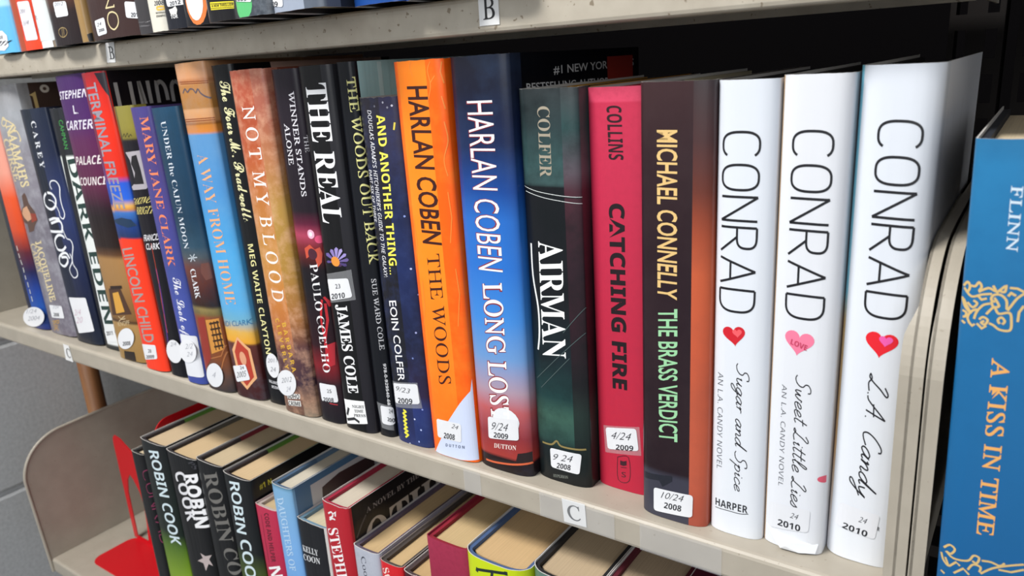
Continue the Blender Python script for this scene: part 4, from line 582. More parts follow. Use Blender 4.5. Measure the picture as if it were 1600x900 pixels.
{'key':'another','label':'starry black and navy hardcover with bold yellow title, shorter than its neighbours','o':[-0.25334,0.0115,0.00015],'a':-0.00628,'w':33.6,'h':239,'d':160,'b':4.8,'g':'books in a row on the middle shelf','front':'2a2440','board':'1c1b20','cloth':'1c1b20','page':'d8c6a6','edge':'c9c6c2','rough':0.28,'fs':10,'noise':[80,'3a4a80',0.3],'cols':[[20.2,[[0,'232c5c'],[0.0853,'23284c'],[0.1502,'1b1c24'],[0.4269,'1b1b22'],[0.7342,'25232c'],[0.7997,'33303a']]],[9999,[[0,'23305e'],[0.0967,'28346c'],[0.1287,'2c2440'],[0.2536,'1c2038'],[0.4319,'202c58'],[0.6003,'1f2440'],[0.7978,'3c3850']]]],'dec':[{'k':'t','n':'title_lettering','c':'f0e85a','l':1,'t':'AND ANOTHER THING...','st':'sansb','p':[17.2,228.1,13.3,124.5,24.2,228.7],'off':0},{'k':'t','n':'subtitle_lettering','c':'dddde2','l':1,'t':"DOUGLAS ADAMS'S HITCHHIKER'S GUIDE TO THE GALAXY:",'st':'ital2','p':[9.7,231.3,7.3,122,13.2,231.5],'off':0.006},{'k':'t','n':'subtitle_lettering','c':'dddde2','l':1,'t':'PART SIX OF THREE','st':'ital2','p':[3.8,193.7,3.1,159,7,194],'off':0.006},{'k':'t','n':'author_lettering','c':'f2f2f4','l':1,'t':'EOIN COLFER','st':'sans','p':[9.5,105.7,9.5,47.4,16,106.7],'off':0.005},{'k':'p','n':'clear_tape','c':'5c5f6c','l':1,'p':[0.2,45,26.9,49.1,28.7,30.2,0.2,25.3]},{'k':'l','n':'date_label','c':'dfe0e3','l':2,'rd':2,'p':[3.2,44.4,26.8,48.1,27.3,33.4,3,28.9],'tx':[['9/23','hand2','22242a',[6.1,39.4,19.9,39.8,6.4,43]],['2009','sansb','22242a',[6.8,30.1,21,32.3,6.9,34.1]]]},{'k':'s','n':'cover_ornament','c':'e8e048','l':1,'w':1.4,'p':[[11.1,25.8,13.4,24.9,10.6,22.8,13,21.8,10.8,19.9,13.2,18.9,10.3,16.8,12.7,15.9,10.6,13.8,12.9,12.9,10.1,10.7,13.1,10,10.3,7.8,13.3,7,10.4,4.3]]},{'k':'s','n':'cover_numeral','c':'e8d850','l':1,'w':1.1,'p':[[30.5,223.3,29.5,218.8]]},{'k':'p','n':'star','c':'c8d0f0','l':1,'p':[33.4,191.1,33.4,191.3,33.4,191.5,33.4,191.7,33.4,191.8,33.4,191.8,33.4,191.7,33.4,191.5,33.4,191.3,33.4,191.1,33.4,190.9,33.4,190.7,33.4,190.5,33.4,190.4,33.4,190.4,33.4,190.5,33.4,190.7,33.4,190.9]},{'k':'p','n':'star','c':'a8b0e0','l':1,'p':[33.4,179.8,33.4,180,33.4,180.2,33.4,180.4,33.4,180.5,33.4,180.5,33.4,180.4,33.4,180.2,33.4,180,33.4,179.8,33.4,179.6,33.4,179.4,33.4,179.2,33.4,179.1,33.4,179.1,33.4,179.2,33.4,179.4,33.4,179.6]},{'k':'p','n':'star','c':'8aa0e0','l':1,'p':[31.1,164.4,31.1,164.6,30.9,164.8,30.8,165,30.5,165.1,30.3,165.1,30,165,29.9,164.8,29.7,164.6,29.7,164.4,29.7,164.2,29.9,164,30,163.8,30.3,163.7,30.5,163.7,30.7,163.8,30.9,164,31.1,164.2]},{'k':'p','n':'star','c':'c0c8f0','l':1,'p':[31.6,129.6,31.6,129.8,31.4,130,31.2,130.2,31,130.3,30.8,130.3,30.6,130.2,30.4,130,30.2,129.8,30.2,129.6,30.2,129.4,30.4,129.2,30.6,129,30.8,128.9,31,128.9,31.2,129,31.4,129.2,31.6,129.4]},{'k':'p','n':'star','c':'8aa0e0','l':1,'p':[33.4,155,33.4,155.2,33.4,155.4,33.4,155.6,33.4,155.7,33.4,155.7,33.4,155.6,33.4,155.4,33.4,155.2,33.4,155,33.4,154.8,33.4,154.6,33.4,154.4,33.4,154.3,33.4,154.3,33.4,154.4,33.4,154.6,33.4,154.8]},{'k':'p','n':'star','c':'9098c8','l':1,'p':[33.4,111.8,33.4,112,33.4,112.2,33.4,112.4,33.4,112.5,33.4,112.5,33.2,112.4,33,112.2,32.8,112,32.8,111.8,32.8,111.6,33,111.4,33.2,111.2,33.4,111.1,33.4,111.1,33.4,111.2,33.4,111.4,33.4,111.6]},{'k':'p','n':'star','c':'a0a8d8','l':1,'p':[30.5,85.4,30.5,85.6,30.3,85.8,30.2,86,29.9,86.1,29.7,86.1,29.4,86,29.3,85.8,29.1,85.6,29.1,85.4,29.1,85.2,29.3,85,29.4,84.8,29.7,84.7,29.9,84.7,30.2,84.8,30.3,85,30.5,85.2]},{'k':'p','n':'star','c':'7080b8','l':1,'p':[26.1,66.7,26.1,66.9,25.9,67.1,25.8,67.3,25.5,67.4,25.3,67.4,25,67.3,24.9,67.1,24.7,66.9,24.7,66.7,24.7,66.5,24.9,66.3,25,66.1,25.3,66,25.5,66,25.7,66.1,25.9,66.3,26.1,66.5]},{'k':'p','n':'star','c':'d0d8f8','l':1,'p':[21.9,20.7,21.9,20.9,21.7,21.1,21.6,21.3,21.3,21.4,21.1,21.4,20.8,21.3,20.7,21.1,20.5,20.9,20.5,20.7,20.5,20.5,20.7,20.3,20.8,20.1,21.1,20,21.3,20,21.5,20.1,21.7,20.3,21.9,20.5]},{'k':'p','n':'star','c':'b0c0f0','l':1,'p':[26.5,13.3,26.5,13.5,26.3,13.7,26.2,13.9,25.9,14,25.7,14,25.4,13.9,25.3,13.7,25.1,13.5,25.1,13.3,25.1,13.1,25.3,12.9,25.4,12.7,25.7,12.6,25.9,12.6,26.2,12.7,26.3,12.9,26.5,13.1]},{'k':'p','n':'star','c':'e0e8ff','l':1,'p':[14.9,0.3,14.9,0.4,14.7,0.6,14.6,0.8,14.3,0.9,14.1,0.9,13.8,0.8,13.7,0.6,13.5,0.4,13.5,0.3,13.5,0.3,13.7,0.3,13.8,0.3,14.1,0.3,14.3,0.3,14.6,0.3,14.7,0.3,14.9,0.3]},{'k':'p','n':'star','c':'a0b0e8','l':1,'p':[23.7,3.8,23.7,4,23.5,4.2,23.4,4.4,23.1,4.5,22.9,4.5,22.6,4.4,22.5,4.2,22.3,4,22.3,3.8,22.3,3.6,22.5,3.4,22.6,3.2,22.9,3.1,23.1,3.1,23.3,3.2,23.5,3.4,23.7,3.6]},{'k':'p','n':'star','c':'b0b0c0','l':1,'p':[24.4,235.6,24.4,235.8,24.2,236,24,236.2,23.8,236.3,23.6,236.3,23.3,236.2,23.2,236,23,235.8,23,235.6,23,235.4,23.2,235.2,23.3,235,23.6,234.9,23.8,234.9,24,235,24.2,235.2,24.4,235.4]},{'k':'p','n':'star','c':'e0e0f0','l':1,'p':[30.5,233.5,30.5,233.7,30.3,233.9,30.2,234.1,29.9,234.2,29.7,234.2,29.4,234.1,29.3,233.9,29.1,233.7,29.1,233.5,29.1,233.3,29.3,233.1,29.4,232.9,29.7,232.8,29.9,232.8,30.2,232.9,30.3,233.1,30.5,233.3]},{'k':'p','n':'star','c':'9090a0','l':1,'p':[27.4,232.5,27.4,232.7,27.2,232.9,27,233.1,26.8,233.2,26.6,233.2,26.4,233.1,26.2,232.9,26,232.7,26,232.5,26,232.3,26.2,232.1,26.4,231.9,26.6,231.8,26.8,231.8,27,231.9,27.2,232.1,27.4,232.3]},{'k':'p','n':'star','c':'707080','l':1,'p':[17.1,233.5,17.1,233.7,16.9,233.9,16.8,234.1,16.5,234.2,16.3,234.2,16,234.1,15.9,233.9,15.7,233.7,15.7,233.5,15.7,233.3,15.9,233.1,16,232.9,16.3,232.8,16.5,232.8,16.7,232.9,16.9,233.1,17.1,233.3]},{'k':'p','n':'star','c':'8090d0','l':1,'p':[29.3,29.2,29.3,29.4,29.1,29.6,29,29.8,28.7,29.9,28.5,29.9,28.2,29.8,28.1,29.6,27.9,29.4,27.9,29.2,27.9,29,28.1,28.8,28.2,28.6,28.5,28.5,28.7,28.5,29,28.6,29.1,28.8,29.3,29]},{'k':'p','n':'star','c':'8090d0','l':1,'p':[4.1,0.3,4.1,0.3,3.9,0.3,3.8,0.3,3.5,0.3,3.3,0.3,3.1,0.3,2.9,0.3,2.7,0.3,2.7,0.3,2.7,0.3,2.9,0.3,3,0.3,3.3,0.3,3.5,0.3,3.7,0.3,3.9,0.3,4.1,0.3]}]},
{'key':'woods','label':'bright orange hardcover with black title and a pale blue lower corner','o':[-0.21852,0.01,0.00015],'a':-0.00964,'w':38.9,'h':259.2,'d':160,'b':4.8,'g':'books in a row on the middle shelf','front':'e0551c','board':'1c1b20','cloth':'1c1b20','page':'d8c6a6','edge':'f0ece6','rough':0.28,'fs':10,'noise':[45,'f29430',0.35],'cols':[[5.4,[[0,'fc6414'],[0.8719,'ff6a18']]],[28,[[0,'fa6c18'],[0.1792,'fc7a1c'],[0.4698,'ff881e'],[0.8692,'ff8420']]],[9999,[[0.0032,'fc6010'],[0.8657,'ff6212']]]],'dec':[{'k':'t','n':'author_lettering','c':'3a1410','l':1,'t':'HARLAN COBEN','st':'sans','p':[12.7,244.6,12.6,148.9,27.9,244.3],'off':0.018},{'k':'t','n':'title_lettering','c':'3a1410','l':1,'t':'THE WOODS','st':'serif','p':[14.6,141.6,14,53.2,24.8,143.2],'off':0},{'k':'p','n':'jacket_print','c':'ccd6ee','l':1,'p':[2.7,0.3,10.9,13.1,17.7,26.1,29.6,42,37.6,51.6,38.7,59.9,38.7,1.9,26,0.3]},{'k':'s','n':'tree_print','c':'f0862e','l':1,'w':0.6,'p':[[17.6,258.9,16.1,255.4,17.8,249.8],[31.7,257.7,29.4,252.8,30.5,243.8,27.2,234.8],[30.3,245.6,33.7,249.7],[38,257.2,37,251.6,38.2,245.1],[36.7,223.4,37.7,212.1,34.7,201,36.1,191.4],[36.5,238,37.8,230.6],[5.7,164.7,6.9,148.3,1.7,130.5],[35.2,181.8,36.1,166.1,33.9,150.2],[8,123.1,7.9,105.8,3.2,87.1],[35.6,133.9,36.5,117.3,33.9,96.1]]},{'k':'l','n':'date_label','c':'dfe0e3','l':2,'rd':2,'p':[8,26.9,29.4,27.6,28.3,13.6,7.4,13],'tx':[['24','hand2','22242a',[20.9,23.1,26.5,22.6,21.6,26.3]],['2008','sansb','22242a',[13.2,13.7,22.8,14.3,13.9,17.9]]]},{'k':'t','n':'publisher_mark','c':'55607a','l':2,'t':'D U T T O N','st':'sansb','p':[14.1,7.6,30.2,9.5,14.4,9.8],'off':0}]},
{'key':'longlost','label':'blue sky thriller hardcover, black above and red horizon below, white title','o':[-0.17925,0.0125,0.00015],'a':0,'w':41.5,'h':259.7,'d':160,'b':4.8,'g':'books in a row on the middle shelf','front':'0c0e16','board':'1c1b20','cloth':'1c1b20','page':'d8c6a6','edge':'b8b8ba','rough':0.28,'fs':10,'noise':[22,'5a88c0',0.08],'cols':[[9999,[[0,'1a1214'],[0.0317,'241618'],[0.0378,'a03a34'],[0.0867,'8a3034'],[0.1467,'b85a5c'],[0.1908,'a890a0'],[0.263,'6a94c8'],[0.3472,'3f84d0'],[0.4556,'2a6ec4'],[0.5534,'2868bc'],[0.6105,'1a4690'],[0.6969,'17264c'],[0.8039,'171a2c'],[0.8728,'1b1b26']]]],'dec':[{'k':'t','n':'author_lettering','c':'f2f0f0','l':1,'t':'HARLAN COBEN','st':'sans','p':[13.1,235,12.7,135.4,30.8,235.1],'off':-0.004,'ol':['8a2a30',0.022]},{'k':'t','n':'title_lettering','c':'f4eeee','l':1,'t':'LONG LOST','st':'serif','p':[15.1,126.8,14,35.7,29.1,128.8],'off':0.012,'ol':['8a2a30',0.03]},{'k':'t','n':'publisher_mark','c':'e8d8d0','l':1,'t':'DUTTON','st':'serifb','p':[14.1,15.6,31.5,17.9,14.4,18.8],'off':0},{'k':'p','n':'cover_picture','c':'241618','l':1,'p':[4.4,5.4,13.4,7.5,30.7,9.3,32.5,15.6,41.3,17.9,41.3,11.7,41.3,9.8,27.7,7.6,4.1,3.4]},{'k':'s','n':'cover_picture','c':'d0603a','l':2,'w':1.4,'p':[[6.3,4.7,14.8,5.1,27.6,6.9,41.3,10.1]]},{'k':'p','n':'date_label_under','c':'e4e6ea','l':2,'p':[35,37.4,34.4,40.3,32.7,42.9,30,44.8,26.7,45.8,23.3,45.8,20,44.8,17.3,42.9,15.6,40.3,15,37.4,15.6,34.5,17.3,31.9,20,30,23.3,29,26.7,29,30,30,32.7,31.9,34.4,34.5]},{'k':'l','n':'date_label','c':'dfe0e3','l':3,'rd':2,'p':[11,37.2,34.3,39.6,34,25.3,10.3,21.5],'tx':[['9/24','hand2','22242a',[13.4,28.5,26.4,30.2,14.1,33.9]],['2009','sansb','22242a',[14.7,23.3,26.1,24.6,15.1,27]]]},{'k':'t','n':'cover_lettering','c':'d8dade','l':1,'t':'#1 NEW YORK TIMES','st':'sans','p':[85.9,246.5,193.4,247.4,85.9,251.2],'off':0.01},{'k':'t','n':'cover_lettering','c':'d8dade','l':1,'t':'BESTSELLING AUTHOR OF','st':'sans','p':[56.1,238.3,171.2,236.4,55.9,242.7],'off':0.01},{'k':'p','n':'discount_sticker','c':'a03028','l':3,'p':[153.5,205,191.5,205,191.5,254.5,153.5,254.5]}]},
{'key':'airman','label':'dark green black hardcover with a slashed white title and storm clouds','o':[-0.13731,0.019,0.00015],'a':0,'w':38.4,'h':240.3,'d':160,'b':4.8,'g':'books in a row on the middle shelf','front':'241c20','board':'c08a2c','cloth':'8e8e8a','page':'d8c6a6','edge':'c9c6c2','rough':0.28,'fs':10,'noise':[34,'0e1416',0.7],'cols':[[29.2,[[0,'101214'],[0.0763,'182224'],[0.0984,'2c4a44'],[0.1493,'3a5c50'],[0.1922,'1c3a3a'],[0.2761,'18252a'],[0.3972,'16191d'],[0.6216,'14161a'],[0.6265,'3a5252'],[0.6659,'365252'],[0.7304,'2c3c3e'],[0.8101,'34393b']]],[9999,[[0,'121416'],[0.105,'1c2826'],[0.162,'22302c'],[0.2315,'1c1a1e'],[0.3391,'2e1a22'],[0.4677,'2c1c24'],[0.614,'4a2832'],[0.6493,'5a5058'],[0.7297,'2e4a4a'],[0.8076,'46484a']]]],'dec':[{'k':'t','n':'author_lettering','c':'a09684','l':1,'t':'COLFER','st':'serifb','p':[14.5,230.8,14.1,192.2,22.2,230.7],'off':-0.005},{'k':'t','n':'title_lettering','c':'eef0ee','l':1,'t':'AIRMAN','st':'serifb','p':[10.4,154.7,9.7,82.7,26.5,156.7],'off':0},{'k':'s','n':'title_stroke','c':'e8eae8','l':1,'w':1.2,'p':[[4.8,152.9,4.9,133.5,7.8,114.1,7.7,97.9,5.9,86.8]]},{'k':'s','n':'cover_ornament','c':'0d0f12','l':1,'w':1,'p':[[1.5,185.9,11.8,183.4,24.5,181.9,38.2,180.8]]},{'k':'s','n':'cover_ornament','c':'dfe4e2','l':2,'w':0.3,'p':[[1.5,186.3,11.8,183.8,24.5,182.2,38.2,181.1],[2.7,183.5,16,180.4,28.4,178.8,38.2,177.5]]},{'k':'p','n':'cover_panel','c':'c08a30','l':1,'p':[50.4,225,193.4,225,193.4,239.8,50.4,239.8]},{'k':'s','n':'cover_ornament','c':'8a7a4a','l':2,'w':1.2,'p':[[5.4,24.5,12.7,25,16.6,28.3,19.7,25.5,30,25.7,36.1,26.4]]},{'k':'s','n':'cover_picture','c':'4a5a5a','l':2,'w':0.4,'p':[[3.8,67.7,19.5,83.7,37.8,101.6],[6.9,62.2,28.2,85.1],[24.7,100.7,38.2,117]]},{'k':'t','n':'publisher_mark','c':'8a9088','l':1,'t':'HYPERION','st':'serif','p':[12.8,2.2,23.7,3.9,12.7,4.2],'off':0},{'k':'l','n':'date_label','c':'dfe0e3','l':2,'rd':2,'p':[11.4,22.5,33.5,23,31.6,8.7,11.5,9],'tx':[['9 24','hand2','22242a',[13.3,14.5,27.4,16.4,13.8,18.9]],['2008','sansb','22242a',[15.6,9.5,25.6,10.4,16.2,13.2]]]}]},
{'key':'fire','label':'crimson pink hardcover with black block lettering and clipped top corner','o':[-0.09848,0.028,0.00015],'a':0,'w':36,'h':239.3,'d':160,'b':3.5,'g':'books in a row on the middle shelf','front':'b02440','board':'b81c34','cloth':'c02040','page':'d8c6a6','edge':'c9c6c2','rough':0.6,'fs':10,'noise':[200,'a82440',0.35],'cols':[[9999,[[0,'b01e38'],[0.0959,'b6223a'],[0.3669,'b62440'],[0.6122,'bc2848'],[0.7706,'c02c4c'],[0.7728,'d44262'],[0.8032,'dc4a68']]]],'dec':[{'k':'t','n':'author_lettering','c':'2a1018','l':1,'t':'COLLINS','st':'sansb','p':[12.7,229.6,13.4,201.1,21.4,229.5],'off':0},{'k':'t','n':'title_lettering','c':'1c0e14','l':1,'t':'CATCHING FIRE','st':'sansb','p':[12.9,177.1,12.4,66.7,22.1,177.5],'off':0.02},{'k':'l','n':'date_label','c':'dfe0e3','l':2,'rd':2,'p':[6.5,39.8,26.9,43.7,28.3,29.3,7.6,25.6],'tx':[['4/24','hand2','22242a',[10.2,33.2,23.5,35.2,10.6,38]],['2009','sansb','22242a',[13.3,26.7,24.9,28.7,13.4,30.1]]]},{'k':'p','n':'clear_tape','c':'c85a78','l':1,'p':[4.8,40.6,28.9,45.1,29.8,26.4,5.7,22.7]},{'k':'s','n':'publisher_mark','c':'3a1420','l':1,'w':0.4,'p':[[14.3,21.8,21.6,23.3,21.9,7.8,14.4,6.5,14.3,21.8],[16.3,15.4,20.2,16]]},{'k':'t','n':'publisher_mark','c':'3a1420','l':1,'t':'S','st':'sans','p':[16.6,8.9,19.6,9.3,16.7,12.4],'off':0},{'k':'p','n':'publisher_mark','c':'3a1420','l':1,'p':[16,20,18.1,19.8,20.3,20.8,20.2,17.7,18,16.7,15.9,17]}]},
{'key':'brass','label':'dark maroon hardcover with tan author name, mint title and an orange edge stripe','o':[-0.0621,0.014,0.00039],'a':0.00622,'w':38.7,'h':241.3,'d':160,'b':5,'g':'books in a row on the middle shelf','front':'38302e','board':'b0a890','cloth':'7a7074','page':'d8c6a6','edge':'c9c6c2','rough':0.28,'fs':10,'noise':[14,'4a3a3c',0.25],'cols':[[29.4,[[0,'3c3c48'],[0.0895,'3a3a46'],[0.1017,'22161c'],[0.4576,'26181e'],[0.6787,'2c1c20'],[0.8065,'3a2628']]],[9999,[[0,'a04c3a'],[0.0847,'b85840'],[0.3365,'c0583a'],[0.4869,'c05a38'],[0.553,'a04a30'],[0.6278,'6a3428'],[0.7103,'4a3030'],[0.8091,'3c3436']]]],'dec':[{'k':'t','n':'author_lettering','c':'dcb878','l':1,'t':'MICHAEL CONNELLY','st':'sans','p':[10.9,218.3,11.2,131.5,21.5,218.3],'off':0.016},{'k':'t','n':'title_lettering','c':'96cc9c','l':1,'t':'THE BRASS VERDICT','st':'sans','p':[11.5,125.2,12,48.5,22.1,126.8],'off':0.014},{'k':'p','n':'jacket_print','c':'20222c','l':2,'p':[2,25.2,19.6,28.3,19.6,25.1,13.8,20.1,11.8,23.5,2,21.5]},{'k':'l','n':'date_label','c':'dfe0e3','l':3,'rd':2,'p':[8.5,18.1,31.7,19.6,31.4,5.4,8.5,3.1],'tx':[['10/24','hand2','22242a',[13,12.8,26.4,14.1,13.4,16.9]],['2008','sansb','22242a',[14.8,6.8,25.1,7.6,15.2,10.6]]]}]},
{'key':'sugar','label':'white hardcover with glossy red heart, handwritten title and underlined imprint','o':[-0.02255,0.0175,0.00027],'a':0.00415,'w':28.6,'h':240.7,'d':160,'b':4.8,'g':'books in a row on the middle shelf','front':'d8dce4','board':'1c1b20','cloth':'1c1b20','page':'d8c6a6','edge':'c9c6c2','rough':0.42,'fs':10,'cols':[[9999,[[0,'dce0e6'],[0.8341,'d2d7df']]]],'dec':[{'k':'t','n':'author_lettering','c':'17171c','l':1,'t':'CONRAD','st':'conrad','p':[3.8,216.9,3.6,127.7,21.5,217],'off':0},{'k':'t','n':'title_lettering','c':'1c1c22','l':1,'t':'Sugar and Spice','st':'hand','p':[13.5,100.6,14,28.2,19.9,101.7],'off':0},{'k':'t','n':'subtitle_lettering','c':'4a4c54','l':1,'t':'AN L.A. CANDY NOVEL','st':'hcap','p':[3.4,93.6,3.8,37.6,6.4,94.5],'off':0},{'k':'h','n':'heart_print','c':'c8202c','l':1,'p':[11.8,115.1],'r':6.2,'a':8,'hl':'e85a60'},{'k':'t','n':'publisher_mark','c':'2a2c32','l':1,'t':'HARPER','st':'sansb','p':[3.5,14.9,21.5,15.5,3.5,19.3],'off':0},{'k':'s','n':'publisher_mark','c':'2a2c32','l':1,'w':0.4,'p':[[3.5,13.5,10.1,14,17.2,14.1,21.9,15.2]]}]},
{'key':'sweet','label':'white hardcover with a pink candy heart and torn jacket corners','o':[0.00643,0.0195,0.00034],'a':0.0062,'w':29.9,'h':241.8,'d':160,'b':4.8,'g':'books in a row on the middle shelf','front':'d8c8cc','board':'1c1b20','cloth':'1c1b20','page':'d8c6a6','edge':'c9c6c2','rough':0.42,'fs':10,'cols':[[1,[[0,'c0a080'],[0.8304,'b89a78']]],[9999,[[0,'dadde3'],[0.8285,'d6d8dd']]]],'dec':[{'k':'t','n':'author_lettering','c':'17171c','l':1,'t':'CONRAD','st':'conrad','p':[6.3,217.2,6.7,128.1,23.7,217],'off':0},{'k':'t','n':'title_lettering','c':'1c1c22','l':1,'t':'Sweet Little Lies','st':'hand','p':[13.3,98.9,14,25.9,20.5,100],'off':0},{'k':'t','n':'subtitle_lettering','c':'4a4c54','l':1,'t':'AN L.A. CANDY NOVEL','st':'hcap','p':[6.7,92.6,7.3,35.7,9.1,93.2],'off':0},{'k':'h','n':'heart_print','c':'e87a98','l':1,'p':[13.7,115.5],'r':7.4,'a':-6,'hl':None},{'k':'t','n':'heart_wording','c':'c03a5c','l':3,'t':'LOVE','st':'sansb','p':[9.8,114.8,17.5,112.5,10.3,117.5],'off':0},{'k':'p','n':'cover_picture','c':'d85a70','l':1,'p':[29.7,44.2,29.7,44.9,29.7,45.5,29.7,45.9,29.7,46.2,28.9,46.2,27.8,45.9,26.8,45.5,26.2,44.9,26,44.2,26.2,43.5,26.8,42.9,27.8,42.5,28.9,42.2,29.7,42.2,29.7,42.5,29.7,42.9,29.7,43.5]},{'k':'l','n':'date_label','c':'d9dbe0','l':2,'rd':2,'p':[3.1,25,23.8,26.1,23.5,12.8,3,9.8],'tx':[['24','hand2','22242a',[14,19,18.2,18.9,14.2,22.1]],['2010','sansb','22242a',[8,12.5,19.5,12.4,8.1,16.2]]]}]},
{'key':'lacandy','label':'white hardcover with a red and pink bitten heart and cyan left edge, beside the bracket','o':[0.03677,0.028,0.00045],'a':0.00901,'w':33,'h':244.1,'d':160,'b':7.5,'g':'books in a row on the middle shelf','front':'e0e2e8','board':'1c1b20','cloth':'1c1b20','page':'d8c6a6','edge':'c9c6c2','rough':0.42,'fs':10,'cols':[[1.7,[[0,'e6e8ee'],[0.1939,'d8b080'],[0.4219,'c8a870'],[0.47,'80c4d4'],[0.8238,'7cc4d8']]],[9999,[[0,'dce0e6'],[0.8219,'d2d7df']]]],'dec':[{'k':'t','n':'author_lettering','c':'17171c','l':1,'t':'CONRAD','st':'conrad','p':[9.8,220.9,10.1,131.7,26.9,220.3],'off':0},{'k':'t','n':'title_lettering','c':'1c1c22','l':1,'t':'L.A. Candy','st':'hand','p':[14.7,103.4,13.6,39.1,23.5,103.4],'off':0},{'k':'h','n':'heart_print','c':'e0202c','l':1,'p':[18.4,118.4],'r':7.4,'a':-4,'hl':'e85aa8'},{'k':'l','n':'date_label','c':'dcdee3','l':2,'rd':2,'p':[5.9,31.4,24.8,29.8,23.5,15.5,4,17.9],'tx':[['24','hand2','22242a',[15.3,23.4,19.2,23.1,15.6,26.6]],['2010','sansb','22242a',[8.1,17.3,19.8,16,8.5,20.7]]]},{'k':'t','n':'publisher_mark','c':'2a2c32','l':1,'t':'R','st':'sansb','p':[24.2,20.9,25.2,20.7,24.2,23.1],'off':0},{'k':'s','n':'jacket_scratches','c':'a9a9a9','l':1,'w':0.4,'p':[[51.3,223.5,50.1,204],[75.9,222.9,74.2,211.4],[109.5,225,108.3,209.4]]}]},
{'key':'blue','label':'deep blue hardcover with gold scrollwork bands in the next bay','o':[0.0905,-0.004,0.00015],'a':-0.01616,'w':56,'h':216.5,'d':150,'b':5,'g':None,'front':'1c4a70','board':'20242e','cloth':'20242e','page':'d8c6a6','edge':'c9c6c2','rough':0.28,'fs':2,'back':'101828','noise':[60,'1a5a88',0.3],'cols':[[9999,[[0.1168,'1a5a8e'],[0.4948,'1f6698'],[0.6887,'2874a4'],[0.7339,'2a6a94']]]],'dec':[{'k':'t','n':'author_lettering','c':'c4d4e0','l':1,'t':'FLINN','st':'serif','p':[13.2,199.3,13.6,174.3,16.9,199.2],'off':0.012},{'k':'t','n':'title_lettering','c':'dfa45c','l':1,'t':'A KISS IN TIME','st':'serif','p':[12.8,130.5,13.7,50.6,18.8,131.1],'off':0.014},{'k':'s','n':'scrollwork_band','c':'ccae72','l':1,'w':0.9,'p':[[0.5,158.2,1.8,160.2,2.8,158.6,2.1,156.3,0.8,157.6,3.6,154.6,7.1,156,10.5,156.8],[3.2,159,4.6,159,5.8,160.8,6.8,159.1,6.1,157.2,9.2,159,11.6,158,10.6,160.2],[11.9,157.3,13.3,159,14.8,160.5,14.6,158.1,13.1,158.2],[11.8,153.6,10.4,154.5,11.1,156.4,13.5,156.7,15.5,154.6,16.1,151.1,18.9,156.1,22,159],[16.1,159.9,18.6,159.9,21.6,158.4],[11.4,155.4,13.2,152.2,11.3,151.7,10.5,153.7],[0.4,153.6,1.6,150,3.7,147.9,2.1,150.7,0.9,153],[2.4,151.9,4.4,150.2,5.8,152.1,4.4,153.1],[10.2,152.8,7.8,151.7,5.9,148.6,5.2,145.5],[9.2,148.2,11.6,151.5,13.3,149.1,16.8,149.9,17.7,147.1,17.6,142.9,14.2,142.6,12,144.1,10.4,144.7],[3.8,143.3,2.9,145.8,4.1,148.5,6,149.7],[0.8,148.1,2.3,147.5,2,145.8,1.1,145.5],[0.9,143.8,2.2,142.9],[7,145.6,8.2,146.9,9.9,145.9,9.1,143.9,7.8,144.5,8.8,145.4],[14,145,13.3,146.5,14.4,147.7,15.6,146.3,14.9,144.9],[3.5,143.8,4.8,142.5,5.6,143.5],[6.3,143.9,8.2,142.1,9.6,143.5],[15.8,156.5,16.7,157.9,18.4,157],[19.8,146.6,19.9,150.5,21.2,153.3],[5.8,155.3,7.2,153.9,8.9,154.7]]},{'k':'s','n':'scrollwork_band','c':'ccae72','l':1,'w':0.9,'p':[[2,38.5,4.2,41.1,6.3,39.9,5,37,3.2,37.3,6.1,35.3,11.5,36.5,13.4,39.8,15.5,39.4,14.8,36.5,13.1,37.1],[1.2,35.6,2.2,32.5,4.4,30.5,2.9,34.2],[4.9,30.8,7.2,33.9,8.8,32.7],[16.5,38.5,19.8,39,23.1,38.3,24.7,40.1],[11.8,32.1,13.5,35.4,16.3,35.2,16.1,32.6],[16.6,32.1,20.5,36.1,25.9,39.3,31.3,41.8],[22.8,36.3,27.3,36.7,31.6,39.4],[6.7,28.1,10.1,32,12.5,29.8],[1.6,26.7,3.2,25.9]]}]},
{'key':'lconrad','label':'slim black paperback with thin maroon outlined lettering behind the red bookend','o':[-0.627,0.0002,-0.32985],'a':0,'w':23.5,'h':229.5,'d':140,'b':2,'g':'books standing on the lower shelf','front':'17171a','board':'1c1b20','cloth':'1c1b20','page':'d8c6a6','edge':'b8b4aa','rough':0.28,'fs':2,'cols':[[9999,[[0.2781,'0e0f11'],[1,'111215']]]],'dec':[{'k':'t','n':'author_lettering','c':'7a2c4c','l':1,'t':'CONRAD','st':'conrad','p':[15.8,210,21.7,125.1,33,215.5],'off':0},{'k':'p','n':'cover_flower','c':'c89aa8','l':1,'p':[23.3,110.2,23.3,111.9,23.3,113.4,23.3,114.5,23.3,115.1,23.3,115.1,23.3,114.5,23.3,113.4,23.3,111.9,23.3,110.2,23.3,108.5,23.3,107,23.3,105.9,23.3,105.3,23.3,105.3,23.3,105.9,23.3,107,23.3,108.5]},{'k':'p','n':'cover_flower','c':'c8c4c4','l':1,'p':[23.3,91.2,23.3,92.9,23.3,94.4,23.3,95.5,23.3,96.1,23.3,96.1,23.3,95.5,23.3,94.4,23.3,92.9,23.3,91.2,23.3,89.5,23.3,88,23.3,86.9,23.3,86.3,23.3,86.3,23.3,86.9,23.3,88,23.3,89.5]}]},
